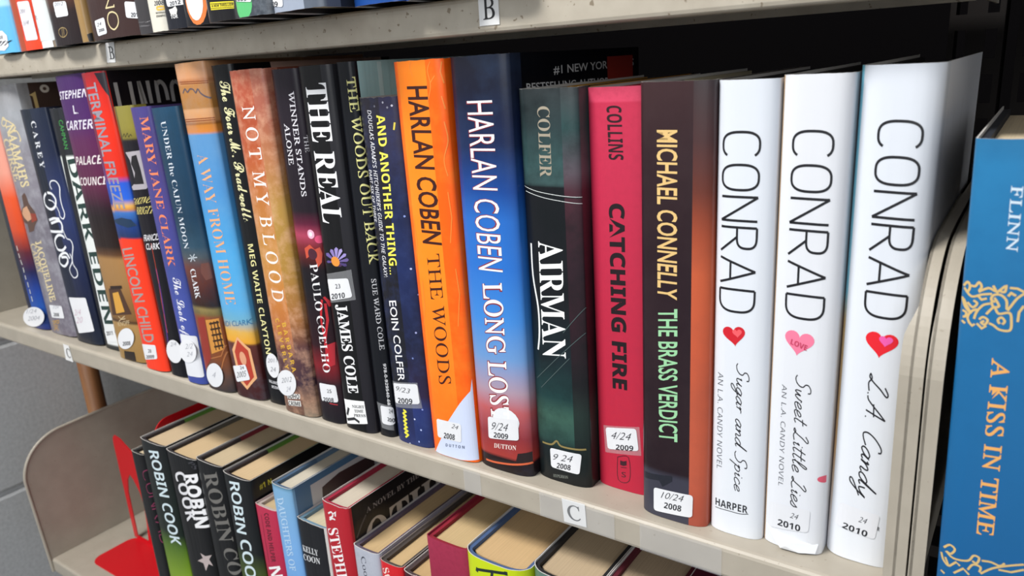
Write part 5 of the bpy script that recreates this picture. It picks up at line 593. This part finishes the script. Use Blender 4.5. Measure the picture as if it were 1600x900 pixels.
{'key':'rc1','label':'black thriller hardcover with pale blue italic lettering and lime green lower spine','o':[-0.603,0.0002,-0.32985],'a':0,'w':43.5,'h':250,'d':160,'b':3,'g':'books standing on the lower shelf','front':'131417','board':'5a8a34','cloth':'2a2226','page':'cdb593','edge':'c9c6c2','rough':0.28,'fs':2,'cols':[[9999,[[0.057,'7a9a24'],[0.3232,'7a9a24'],[0.4458,'4a6a1e'],[0.5009,'14201a'],[0.86,'16181b']]]],'dec':[{'k':'t','n':'author_lettering','c':'cfe0e6','l':1,'t':'ROBIN COOK','st':'ital2','p':[16.2,240.3,21.7,133,33,246.2],'off':0.02}]},
{'key':'rc2','label':'black hardcover with chunky white two line author name and a white starburst','o':[-0.5585,0.0002,-0.32985],'a':0,'w':49,'h':248.5,'d':160,'b':3,'g':'books standing on the lower shelf','front':'131417','board':'5c5850','cloth':'2a2428','page':'cfb48c','edge':'c9c6c2','rough':0.28,'fs':2,'cols':[[9999,[[0.3828,'0e0f11'],[1,'111215']]]],'dec':[{'k':'t','n':'author_lettering','c':'ececee','l':1,'t':'ROBIN','st':'sansb','p':[27.6,228.6,29.4,171.3,47.5,234.5],'off':0.015},{'k':'t','n':'author_lettering','c':'dcdce0','l':1,'t':'COOK','st':'sansb','p':[10.7,226.5,16.5,174.2,28.4,232.9],'off':0},{'k':'p','n':'cover_picture','c':'b8aaa8','l':1,'p':[28.4,142.8,36.3,141.9,46,146,41.3,139.8,44.9,133.5,39,134,32.2,123.6,30.4,131.8,20.7,131.2,31.1,137.9]},{'k':'t','n':'cover_ornament','c':'3a3a40','l':1,'t':'PS','st':'serifb','p':[37.9,244.8,44.8,238.2,44.6,247.5],'off':0}]},
{'key':'rc3','label':'black hardcover with large dull grey serif author name between two taller-lettered books','o':[-0.5085,0.0002,-0.32985],'a':0,'w':39.5,'h':252.5,'d':160,'b':3,'g':'books standing on the lower shelf','front':'131417','board':'7a1c2c','cloth':'2a2226','page':'c9b594','edge':'c9c6c2','rough':0.28,'fs':2,'cols':[[9999,[[0.4398,'0e0f11'],[1,'111215']]]],'dec':[{'k':'t','n':'author_lettering','c':'6c6a66','l':1,'t':'ROBIN','st':'serifb','p':[11.7,239.7,16.8,168.3,32.6,247],'off':0},{'k':'t','n':'author_lettering','c':'6c6a66','l':1,'t':'COOK','st':'serifb','p':[19.6,162.3,26.2,101.9,37.6,169],'off':0}]},
{'key':'rc4','label':'black hardcover with pale blue italic lettering and a yellow number on its cover','o':[-0.4685,0.0002,-0.32985],'a':0,'w':38.5,'h':249.5,'d':160,'b':3,'g':'books standing on the lower shelf','front':'0f1012','board':'5a8a34','cloth':'2a2226','page':'d4b890','edge':'c9c6c2','rough':0.28,'fs':2,'cols':[[9999,[[0.3729,'4a5a20'],[0.5126,'3a4a1c'],[0.5807,'14181a'],[0.9259,'16181b']]]],'dec':[{'k':'t','n':'author_lettering','c':'cfe0e6','l':1,'t':'ROBIN','st':'ital2','p':[11.3,243.1,8.2,186.4,26,248.6],'off':0.02},{'k':'t','n':'author_lettering','c':'cfe0e6','l':1,'t':'COOK','st':'ital2','p':[10.6,181.9,9.4,125.5,26.7,188.8],'off':0.02},{'k':'t','n':'cover_lettering','c':'cfc030','l':1,'t':'#1 N','st':'sansb','p':[46.2,236.7,59.3,236.2,46.1,241.9],'off':0}]},
{'key':'pink','label':'small crimson paperback with dark lettering, lower than the blue book beside it','o':[-0.428,0.0002,-0.32985],'a':0,'w':28.5,'h':229,'d':130,'b':1.8,'g':'books standing on the lower shelf','front':'a03048','board':'b8a8a0','cloth':'b8a8a0','page':'c8b088','edge':'d0b8b4','rough':0.28,'fs':2,'cols':[[9999,[[0.4187,'a82040'],[0.8322,'b8304e']]]],'dec':[{'k':'t','n':'title_lettering','c':'5a1424','l':1,'t':'CODE AND HELPER','st':'sansb','p':[12.5,222.8,11.4,173.1,18.6,225],'off':0},{'k':'t','n':'title_lettering','c':'f0f0f0','l':1,'t':'NO','st':'sansb','p':[5.3,165.4,10.7,141.3,22,172.9],'off':0},{'k':'s','n':'title_rule','c':'5a1424','l':1,'w':0.4,'p':[[7.8,220,7.1,172.1]]}]},
{'key':'daughters','label':'light blue hardcover with faint white spaced title and dark scribbled cover panel','o':[-0.3988,0.0002,-0.32985],'a':0,'w':25.8,'h':258.5,'d':160,'b':3,'g':'books standing on the lower shelf','front':'4a6e90','board':'5c7690','cloth':'46607c','page':'cfc6b4','edge':'c9c6c2','rough':0.28,'fs':2,'cols':[[9999,[[0.4597,'6a9ed8'],[0.6762,'76a8dc'],[0.8492,'7aa8cc'],[0.8673,'3a6068'],[0.9012,'2c4a50']]]],'dec':[{'k':'t','n':'title_lettering','c':'b8d2e8','l':1,'t':'DAUGHTERS OF','st':'serif','p':[7.3,245.7,8.8,174.5,15.5,248.9],'off':0.01},{'k':'p','n':'cover_panel','c':'b8bcc0','l':1,'p':[43.8,195,125.8,195,125.8,252,43.8,252]},{'k':'p','n':'cover_scribble','c':'3c2a2e','l':2,'p':[51.8,205,55.8,244,75.8,248,117.8,246,119.8,212,95.8,200,65.8,199]}]},
{'key':'kelly','label':'black paperback with small white author name in two lines and blue inner cover','o':[-0.3725,0.0002,-0.32985],'a':0,'w':36,'h':232.5,'d':160,'b':1.6,'g':'books standing on the lower shelf','front':'c8c6c2','board':'6a8ca0','cloth':'6a8ca0','page':'d0c6a8','edge':'c9c6c2','rough':0.28,'fs':2,'cols':[[33.5,[[0.4978,'1a1b1f'],[0.8091,'1a1b1f']]],[9999,[[0.5202,'c8c6c2'],[0.8262,'c8c6c2']]]],'dec':[{'k':'t','n':'author_lettering','c':'d8dadc','l':1,'t':'KELLY','st':'serifb','p':[2.2,200.7,22.2,202.7,2.3,206.4],'off':0},{'k':'t','n':'author_lettering','c':'d8dadc','l':1,'t':'COON','st':'serifb','p':[1,191.6,23.1,194.9,1.5,197.5],'off':0}]},
{'key':'stephen','label':'red spined hardcover with white serif author name and black lettered cover','o':[-0.336,0.0002,-0.32985],'a':0,'w':30,'h':261,'d':160,'b':3,'g':'books standing on the lower shelf','front':'17161a','board':'a0203c','cloth':'a0203c','page':'cfc4b2','edge':'c9c6c2','rough':0.28,'fs':2,'cols':[[9999,[[0.5487,'a81c28'],[0.9053,'b02430']]]],'dec':[{'k':'t','n':'author_lettering','c':'f0eaea','l':1,'t':'STEPHEN','st':'serifb','p':[4.2,235.5,8.9,177.7,16.6,241.1],'off':0},{'k':'s','n':'publisher_mark','c':'e8e0e0','l':1,'w':1.4,'p':[[8,251,12.3,253.6,13.2,250.4,8.9,247.3],[14.3,252.5,17,255.1,16.2,250.8],[8.5,245.4,12,247.7,15.7,247.8]]},{'k':'t','n':'cover_lettering','c':'8a8482','l':1,'t':'A NOVEL BY THE NEW YORK TIMES','st':'serifb','p':[47,247,180,247,47,251.5],'off':0},{'k':'t','n':'cover_lettering','c':'b8b0a4','l':1,'t':'OTHER','st':'serifb','p':[42,200,180,200,42,238],'off':0},{'k':'s','n':'cover_picture','c':'4a4648','l':1,'w':1.6,'p':[[34,232,40,240,46,246]]}]},
{'key':'cooper','label':'silver grey hardcover with small dark serif lettering and purple grey board','o':[-0.3056,0.0002,-0.32985],'a':0,'w':28,'h':230,'d':160,'b':3,'g':'books standing on the lower shelf','front':'9a9cab','board':'5a4e60','cloth':'5a4e60','page':'ceb082','edge':'c9c6c2','rough':0.28,'fs':2,'noise':[70,'8a8e9a',0.3],'cols':[[9999,[[0.589,'a8acb8'],[0.8041,'b4b8c4']]]],'dec':[{'k':'t','n':'author_lettering','c':'3a3c48','l':1,'t':'Cooper','st':'serif','p':[9,222.2,11.4,190.7,14,224.6],'off':0}]},
{'key':'redsmall','label':'small bright red hardcover with white serif capital beside the silver book','o':[-0.277,0.0002,-0.32985],'a':0,'w':23.5,'h':227,'d':160,'b':3,'g':'books standing on the lower shelf','front':'3c3434','board':'4a423e','cloth':'4a423e','page':'ceb082','edge':'a09890','rough':0.28,'fs':2,'cols':[[9999,[[0.6251,'c81c24'],[0.7969,'d0242c']]]],'dec':[{'k':'t','n':'author_lettering','c':'f0d8d0','l':1,'t':'Stone','st':'serifb','p':[3.1,219.7,8.7,198,9.7,223.7],'off':0}]},
{'key':'maroon','label':'thin maroon hardcover half hidden beside the plain crimson book','o':[-0.253,0.0002,-0.32985],'a':0,'w':26.5,'h':226,'d':160,'b':3,'g':'books standing on the lower shelf','front':'3a2a30','board':'4a3c3c','cloth':'4a3c3c','page':'c8a878','edge':'c9c6c2','rough':0.28,'fs':2,'cols':[[9999,[[0.6601,'3c1822'],[0.8268,'4a1c28']]]],'dec':[{'k':'t','n':'author_lettering','c':'c8a0a0','l':1,'t':'A','st':'serifb','p':[9.4,226.3,12.7,222.6,14.2,229.3],'off':0}]},
{'key':'crimson','label':'plain crimson cloth hardcover without any lettering on its spine','o':[-0.2258,0.0002,-0.32985],'a':0,'w':37.5,'h':265,'d':160,'b':3,'g':'books standing on the lower shelf','front':'8a2038','board':'8e1c30','cloth':'8e1c30','page':'cbb083','edge':'8e2440','rough':0.65,'fs':2,'noise':[300,'7a2038',0.4],'cols':[[9999,[[0.7049,'8e2440'],[0.934,'a0304c']]]],'dec':[]},
{'key':'yellow','label':'lime yellow hardcover with thin black capital lettering and blue cloth boards','o':[-0.1876,0.0002,-0.32985],'a':0,'w':52,'h':270,'d':160,'b':10,'g':'books standing on the lower shelf','front':'b0c414','board':'48608a','cloth':'48608a','page':'cfae80','edge':'c9c6c2','rough':0.28,'fs':2,'cols':[[9999,[[0.7836,'b8cc14'],[0.9653,'c4d420']]]],'dec':[{'k':'s','n':'author_lettering','c':'1c2c28','l':1,'w':2.2,'p':[[13.4,260.7,27.4,264.2,38,266.5],[14.1,262,13.2,258.6],[37.7,267.8,37.9,265],[26.8,264,25.8,257.7]]}]},
{'key':'slate','label':'slate grey green hardcover with black cloth boards beside the lime yellow book','o':[-0.135,0.004,-0.32985],'a':0,'w':48,'h':274,'d':160,'b':10,'g':'books standing on the lower shelf','front':'3c3a40','board':'201e20','cloth':'201e20','page':'bfa98a','edge':'c9c6c2','rough':0.28,'fs':2,'noise':[30,'8a94a0',0.25],'cols':[[14.4,[[0.8164,'4a6a5c'],[0.9765,'5a7a68']]],[9999,[[0.8537,'5c6a78'],[1,'6a7886']]]],'dec':[]},
{'key':'wine','label':'wine red hardcover almost fully under the shelf lip, last on the lower shelf','o':[-0.0865,0.004,-0.32985],'a':0,'w':44,'h':274,'d':160,'b':8,'g':'books standing on the lower shelf','front':'4a1624','board':'5a1626','cloth':'5a1626','page':'b8a286','edge':'c9c6c2','rough':0.28,'fs':2,'cols':[[9999,[[0.9031,'5a1828'],[1,'5a1828']]]],'dec':[]},
{'key':'u1','label':'light cyan book with octagonal year label at the far left of the upper shelf','o':[-0.705,0,0.29015],'a':-0.00851,'w':40.5,'h':235,'d':150,'b':5.5,'g':'books standing on the upper shelf','front':'3a3c4a','board':'1c1b20','cloth':'1c1b20','page':'d8c6a6','edge':'c9c6c2','rough':0.28,'fs':10,'cols':[[9999,[[0,'62b4e0'],[0.1281,'6ab4dc'],[0.1353,'a8d4e4'],[0.4987,'a8d8e8']]]],'dec':[{'k':'l','n':'date_label','c':'dfe0e3','l':2,'rd':0,'p':[12,20.4,24.8,19.4,30.6,15.1,29.5,5.8,20.6,2.5,0.2,3.9],'tx':[['28','sans','22242a',[16,12.9,22.4,12.7,16.9,15.6]],['2011','sansb','22242a',[-7,7.7,23.6,6.8,5.8,11.4]]]}]},
{'key':'u2','label':'rust red book with tall blank white label and orange bottom edge','o':[-0.6625,0,0.29015],'a':-0.00851,'w':45.5,'h':235,'d':150,'b':5.5,'g':'books standing on the upper shelf','front':'5a2a22','board':'1c1b20','cloth':'1c1b20','page':'d8c6a6','edge':'c9c6c2','rough':0.28,'fs':10,'cols':[[19.1,[[0,'a8482c'],[0.4811,'a84a28']]],[9999,[[0,'e84428'],[0.0315,'ee4a2c'],[0.0404,'c83a24'],[0.4673,'d05030']]]],'dec':[{'k':'l','n':'date_label','c':'d8d5da','l':2,'rd':2,'p':[21.7,40.4,40,39.7,40.7,7.8,22.7,8],'tx':[['201','ital','8a8d96',[23.2,30.8,32.2,30.5,24.3,33.9]],['1/4','ital','8a8d96',[25.1,20.6,33.9,20.7,25.8,24.3]]]}]},
{'key':'u3','label':'tan grey book wrapped with a large white label and white tag','o':[-0.616,-0.002,0.29015],'a':-0.00851,'w':27.5,'h':235,'d':150,'b':5.5,'g':'books standing on the upper shelf','front':'8a7c6c','board':'1c1b20','cloth':'1c1b20','page':'d8c6a6','edge':'c9c6c2','rough':0.28,'fs':10,'cols':[[9999,[[0,'8a7c6c'],[0.4508,'9a8a78']]]],'dec':[{'k':'l','n':'date_label','c':'d2d6d6','l':2,'rd':2,'p':[0.2,43.8,25,39.4,25.9,5.3,0.2,6.2],'tx':[['22','sans','6a6d76',[-9.6,24.8,8.8,23.7,-9.2,27.9]],['9','sans','a0a2a8',[-7.7,14.6,6.7,13.8,-7.2,17.8]]]},{'k':'p','n':'white_tag','c':'e8eef0','l':2,'p':[6.7,5.7,23.5,5.5,23.6,0.3,6.3,0.3]}]},
{'key':'u4','label':'dark brown black book with grey date label and small gold oval emblem','o':[-0.588,-0.005,0.29015],'a':-0.00851,'w':50,'h':235,'d':150,'b':5.5,'g':'books standing on the upper shelf','front':'1c1618','board':'1c1b20','cloth':'1c1b20','page':'d8c6a6','edge':'c9c6c2','rough':0.28,'fs':10,'cols':[[9999,[[0,'241c1e'],[0.0832,'2a1f20'],[0.1126,'4a2e24'],[0.4266,'5a3a2c']]]],'dec':[{'k':'l','n':'date_label','c':'dfe0e3','l':2,'rd':2,'p':[18.8,33.7,38.5,32.7,38.1,21.6,19,21.8],'tx':[['2012','ital','6a6d76',[20.5,30.5,33.8,30,21.1,32.9]]]},{'k':'s','n':'publisher_emblem','c':'a08a5c','l':1,'w':0.6,'p':[[25.8,13.6,29.9,12.2,30.6,9.2,26.3,6.6,20.9,6.5,17.6,8.7,17.9,11.7,22,13.4,25.8,13.6],[24.1,13.2,21.9,6.4],[26.6,13,24.5,6.2]]}]},
{'key':'u5','label':'tan paperback with pages leaning beside the brown novel, narrow','o':[-0.534,-0.008,0.29015],'a':-0.01702,'w':13,'h':235,'d':150,'b':5.5,'g':'books standing on the upper shelf','front':'7a5a30','board':'1c1b20','cloth':'1c1b20','page':'d8c6a6','edge':'c9c6c2','rough':0.28,'fs':10,'cols':[[9999,[[0,'9a7c50'],[0.4059,'a07844']]]],'dec':[{'k':'p','n':'jacket_print','c':'161314','l':1,'p':[10.7,5.5,12.8,6.8,12.8,0.3,11.1,0.3]}]},
{'key':'u6','label':'dark brown novel with two vertical gold letters and two date labels','o':[-0.5175,-0.01,0.29015],'a':-0.00851,'w':70,'h':235,'d':150,'b':5.5,'g':'books standing on the upper shelf','front':'2a1e20','board':'1c1b20','cloth':'1c1b20','page':'d8c6a6','edge':'c9c6c2','rough':0.28,'fs':10,'noise':[20,'4a3430',0.3],'cols':[[9999,[[0,'3a2826'],[0.378,'3c2826']]]],'dec':[{'k':'s','n':'title_lettering','c':'d8c89a','l':1,'w':1.1,'p':[[42.4,18.2,46.9,16.2,47.9,12,45.5,8.2,40.2,5.9,35.5,7.6,33.4,11.5,34.5,15.5,37.8,17.9,42.4,18.2],[33.8,21.5,46.4,21.6],[34.8,21.8,40.6,27.1,45.8,31.4],[45.8,21.2,46,23]]},{'k':'l','n':'date_label','c':'dfe0e3','l':2,'rd':2,'p':[13.6,14.1,29.5,15.5,29.4,4,14.8,2.8],'tx':[['24','ital','22242a',[16.5,9.6,24,10.4,16.5,12]],['2008','sansb','22242a',[17.8,5.6,26.5,6.1,17.7,7.7]]]},{'k':'l','n':'date_label','c':'dfe0e3','l':2,'rd':2,'p':[59.2,23.9,69.8,22.4,69.8,11,57.9,12.7],'tx':[['24','ital','22242a',[68.6,18.2,71.1,18.2,68.9,21.1]],['2010','sansb','22242a',[63.1,12.7,70.7,12.3,63.5,15.6]]]}]},
{'key':'u7','label':'charcoal paperback with faint grey imprint lettering beside the cream magazine spine','o':[-0.447,-0.011,0.29015],'a':-0.00851,'w':21.5,'h':235,'d':150,'b':5.5,'g':'books standing on the upper shelf','front':'2c2a2c','board':'1c1b20','cloth':'1c1b20','page':'d8c6a6','edge':'c9c6c2','rough':0.28,'fs':10,'cols':[[9999,[[0,'3c3a3c'],[0.3518,'3e3c3e']]]],'dec':[{'k':'t','n':'publisher_mark','c':'8a888a','l':1,'t':'Simon &','st':'serif','p':[-4,8.6,16.2,7.5,1,9.5],'off':0},{'k':'t','n':'publisher_mark','c':'8a888a','l':1,'t':'Schuster','st':'serif','p':[-4.6,6,16.7,4.9,-2.6,7.1],'off':0}]},
{'key':'u8','label':'cream white spine with yellow rectangle and small dark capitals','o':[-0.425,-0.0145,0.29015],'a':-0.00851,'w':21.5,'h':235,'d':150,'b':5.5,'g':'books standing on the upper shelf','front':'cfc9b8','board':'1c1b20','cloth':'1c1b20','page':'d8c6a6','edge':'c9c6c2','rough':0.28,'fs':10,'cols':[[9999,[[0,'d8d4c6'],[0.3376,'dcd8cc']]]],'dec':[{'k':'t','n':'date_lettering','c':'3a3a40','l':1,'t':'2008','st':'sansb','p':[12.5,17.1,20.3,17.3,13.1,20],'off':0},{'k':'s','n':'publisher_emblem','c':'e0b84a','l':1,'w':1.2,'p':[[14.7,16.1,19.6,16.1,19.6,14.4,14.9,14.4,14.7,16.1]]},{'k':'t','n':'publisher_mark','c':'5a5850','l':1,'t':'NATIONAL','st':'sansb','p':[12.5,11.7,20.3,11.6,12.6,12.9],'off':0},{'k':'t','n':'publisher_mark','c':'5a5850','l':1,'t':'GEOGRAPHIC','st':'sansb','p':[12.2,9.4,20.7,9.5,12.3,10.8],'off':0}]},
{'key':'u9','label':'black paperback with mountain emblem and white date label beside the cream spine','o':[-0.403,-0.017,0.29015],'a':-0.00851,'w':29,'h':235,'d':150,'b':5.5,'g':'books standing on the upper shelf','front':'1a1c22','board':'1c1b20','cloth':'1c1b20','page':'d8c6a6','edge':'c9c6c2','rough':0.28,'fs':10,'cols':[[9999,[[0,'1e2028'],[0.3216,'24262e']]]],'dec':[{'k':'l','n':'date_label','c':'dfe0e3','l':2,'rd':2,'p':[9.2,20.8,27,19.9,26.9,14.6,9.5,14.6],'tx':[['2012','sansb','22242a',[13.2,15.1,24.2,15.3,13.2,17.5]]]},{'k':'p','n':'publisher_emblem','c':'dcdcd6','l':1,'p':[10.5,12.9,15.2,13.3,18.6,14.6,19.9,12,18.4,9.3,11.7,9.5]},{'k':'t','n':'publisher_mark','c':'e2e2e2','l':1,'t':'TOR','st':'sansb','p':[11.2,6.9,19.3,6.8,11.2,9.3],'off':0}]},
{'key':'u10','label':'black paperback with an orange ringed white disc near its foot','o':[-0.3735,-0.022,0.29015],'a':-0.00851,'w':33,'h':235,'d':150,'b':5.5,'g':'books standing on the upper shelf','front':'17161a','board':'1c1b20','cloth':'1c1b20','page':'d8c6a6','edge':'c9c6c2','rough':0.28,'fs':10,'cols':[[9999,[[0,'18171c'],[0.3012,'1b1a20']]]],'dec':[{'k':'p','n':'orange_disc','c':'d8783c','l':1,'p':[29.3,14.2,28.7,19.2,26.8,23.5,24,26.8,20.6,28.5,17,28.5,13.6,26.8,10.8,23.5,8.9,19.2,8.3,14.2,8.9,9.2,10.8,4.9,13.5,1.6,17,0.3,20.6,0.3,24,1.6,26.8,4.9,28.7,9.2]},{'k':'p','n':'orange_disc','c':'ece8e6','l':2,'p':[26.6,15.4,26.1,19.7,24.6,23.4,22.4,26.2,19.6,27.7,16.6,27.7,13.9,26.2,11.6,23.4,10.1,19.7,9.6,15.4,10.1,11.1,11.6,7.4,13.8,4.6,16.6,3.1,19.6,3.1,22.3,4.6,24.6,7.4,26.1,11.1]}]},
{'key':'u11','label':'black hardcover with a bright yellow lettered band across its spine','o':[-0.34,-0.028,0.29015],'a':-0.00851,'w':33,'h':235,'d':150,'b':5.5,'g':'books standing on the upper shelf','front':'18171a','board':'1c1b20','cloth':'1c1b20','page':'d8c6a6','edge':'c9c6c2','rough':0.28,'fs':10,'cols':[[9999,[[0,'1a191c'],[0.2792,'1b1a1e']]]],'dec':[{'k':'p','n':'yellow_band','c':'e0d030','l':1,'p':[9.1,11.8,30.2,10.5,29.9,6.3,9,7.1]},{'k':'t','n':'band_lettering','c':'4a4418','l':2,'t':'A NEW THRILLER','st':'sansb','p':[10.3,8.7,29.8,7.9,10.6,10.3],'off':0},{'k':'s','n':'band_rule','c':'4a4418','l':2,'w':0.3,'p':[[9.5,10.8,30,9.6],[9.4,8,30,7.1]]}]},
{'key':'u12','label':'marbled slate hardcover with green half disc and worn bottom edge','o':[-0.3065,-0.031,0.29015],'a':-0.00851,'w':34,'h':235,'d':150,'b':5.5,'g':'books standing on the upper shelf','front':'3a3e44','board':'1c1b20','cloth':'1c1b20','page':'d8c6a6','edge':'c9c6c2','rough':0.28,'fs':10,'noise':[120,'8a929a',0.6],'cols':[[9999,[[0,'40464e'],[0.2584,'4a5058']]]],'dec':[{'k':'p','n':'green_disc','c':'5ab872','l':1,'p':[20.4,8.8,19.8,12.2,18.2,15.2,15.7,17.5,12.5,18.6,9.3,18.6,6.2,17.5,3.6,15.2,2,12.2,1.4,8.8,2,5.4,3.6,2.4,6.1,0.3,9.3,0.3,12.5,0.3,15.6,0.3,18.2,2.4,19.8,5.4]},{'k':'l','n':'date_label','c':'dfe0e3','l':3,'rd':2,'p':[2.9,13.6,19.7,11.8,20.5,7.8,3.4,9.7],'tx':[['2009','sansb','22242a',[3.6,9.9,16,8.9,4.3,12]]]}]},
{'key':'u13','label':'silver grey paperback with worn curling base and printed year label','o':[-0.2715,-0.032,0.29015],'a':-0.00851,'w':44,'h':235,'d':150,'b':5.5,'g':'books standing on the upper shelf','front':'2a2e36','board':'1c1b20','cloth':'1c1b20','page':'d8c6a6','edge':'c9c6c2','rough':0.28,'fs':10,'cols':[[30.8,[[0,'97a0b0'],[0.2389,'9aa4b4']]],[9999,[[0,'5c6470'],[0.2262,'6a7280']]]],'dec':[{'k':'l','n':'date_label','c':'dfe0e3','l':2,'rd':2,'p':[0.2,11.9,14.1,9.7,13.5,2.6,0.2,4.3],'tx':[['2009','sansb','22242a',[-7.9,4.5,8.6,3.4,-7.5,7.2]]]}]},
{'key':'u14','label':'royal blue hardcover leaning at the middle of the upper shelf','o':[-0.226,-0.012,0.29015],'a':-0.00851,'w':37,'h':235,'d':150,'b':5.5,'g':'books standing on the upper shelf','front':'1c3a70','board':'1c1b20','cloth':'1c1b20','page':'d8c6a6','edge':'c9c6c2','rough':0.28,'fs':10,'cols':[[9999,[[0,'1f4a92'],[0.2205,'24509a']]]],'dec':[]},
{'key':'u15','label':'indigo blue hardcover beside the last red book on the upper shelf','o':[-0.1885,-0.01,0.29015],'a':-0.00851,'w':42,'h':235,'d':150,'b':5.5,'g':'books standing on the upper shelf','front':'2a2460','board':'1c1b20','cloth':'1c1b20','page':'d8c6a6','edge':'c9c6c2','rough':0.28,'fs':10,'cols':[[23.1,[[0,'24448e'],[0.2043,'2c4a98']]],[9999,[[0,'2c2468'],[0.1918,'33266c']]]],'dec':[]},
{'key':'u16','label':'bright red hardcover, last visible on the upper shelf','o':[-0.146,-0.006,0.29015],'a':-0.00851,'w':35,'h':235,'d':150,'b':5.5,'g':'books standing on the upper shelf','front':'a0202a','board':'1c1b20','cloth':'1c1b20','page':'d8c6a6','edge':'c9c6c2','rough':0.28,'fs':10,'cols':[[9999,[[0,'b82430'],[0.1782,'c02a34']]]],'dec':[]}
]
rnd = random.Random(4)
for bk in BOOKS: make_book(bk, rnd)
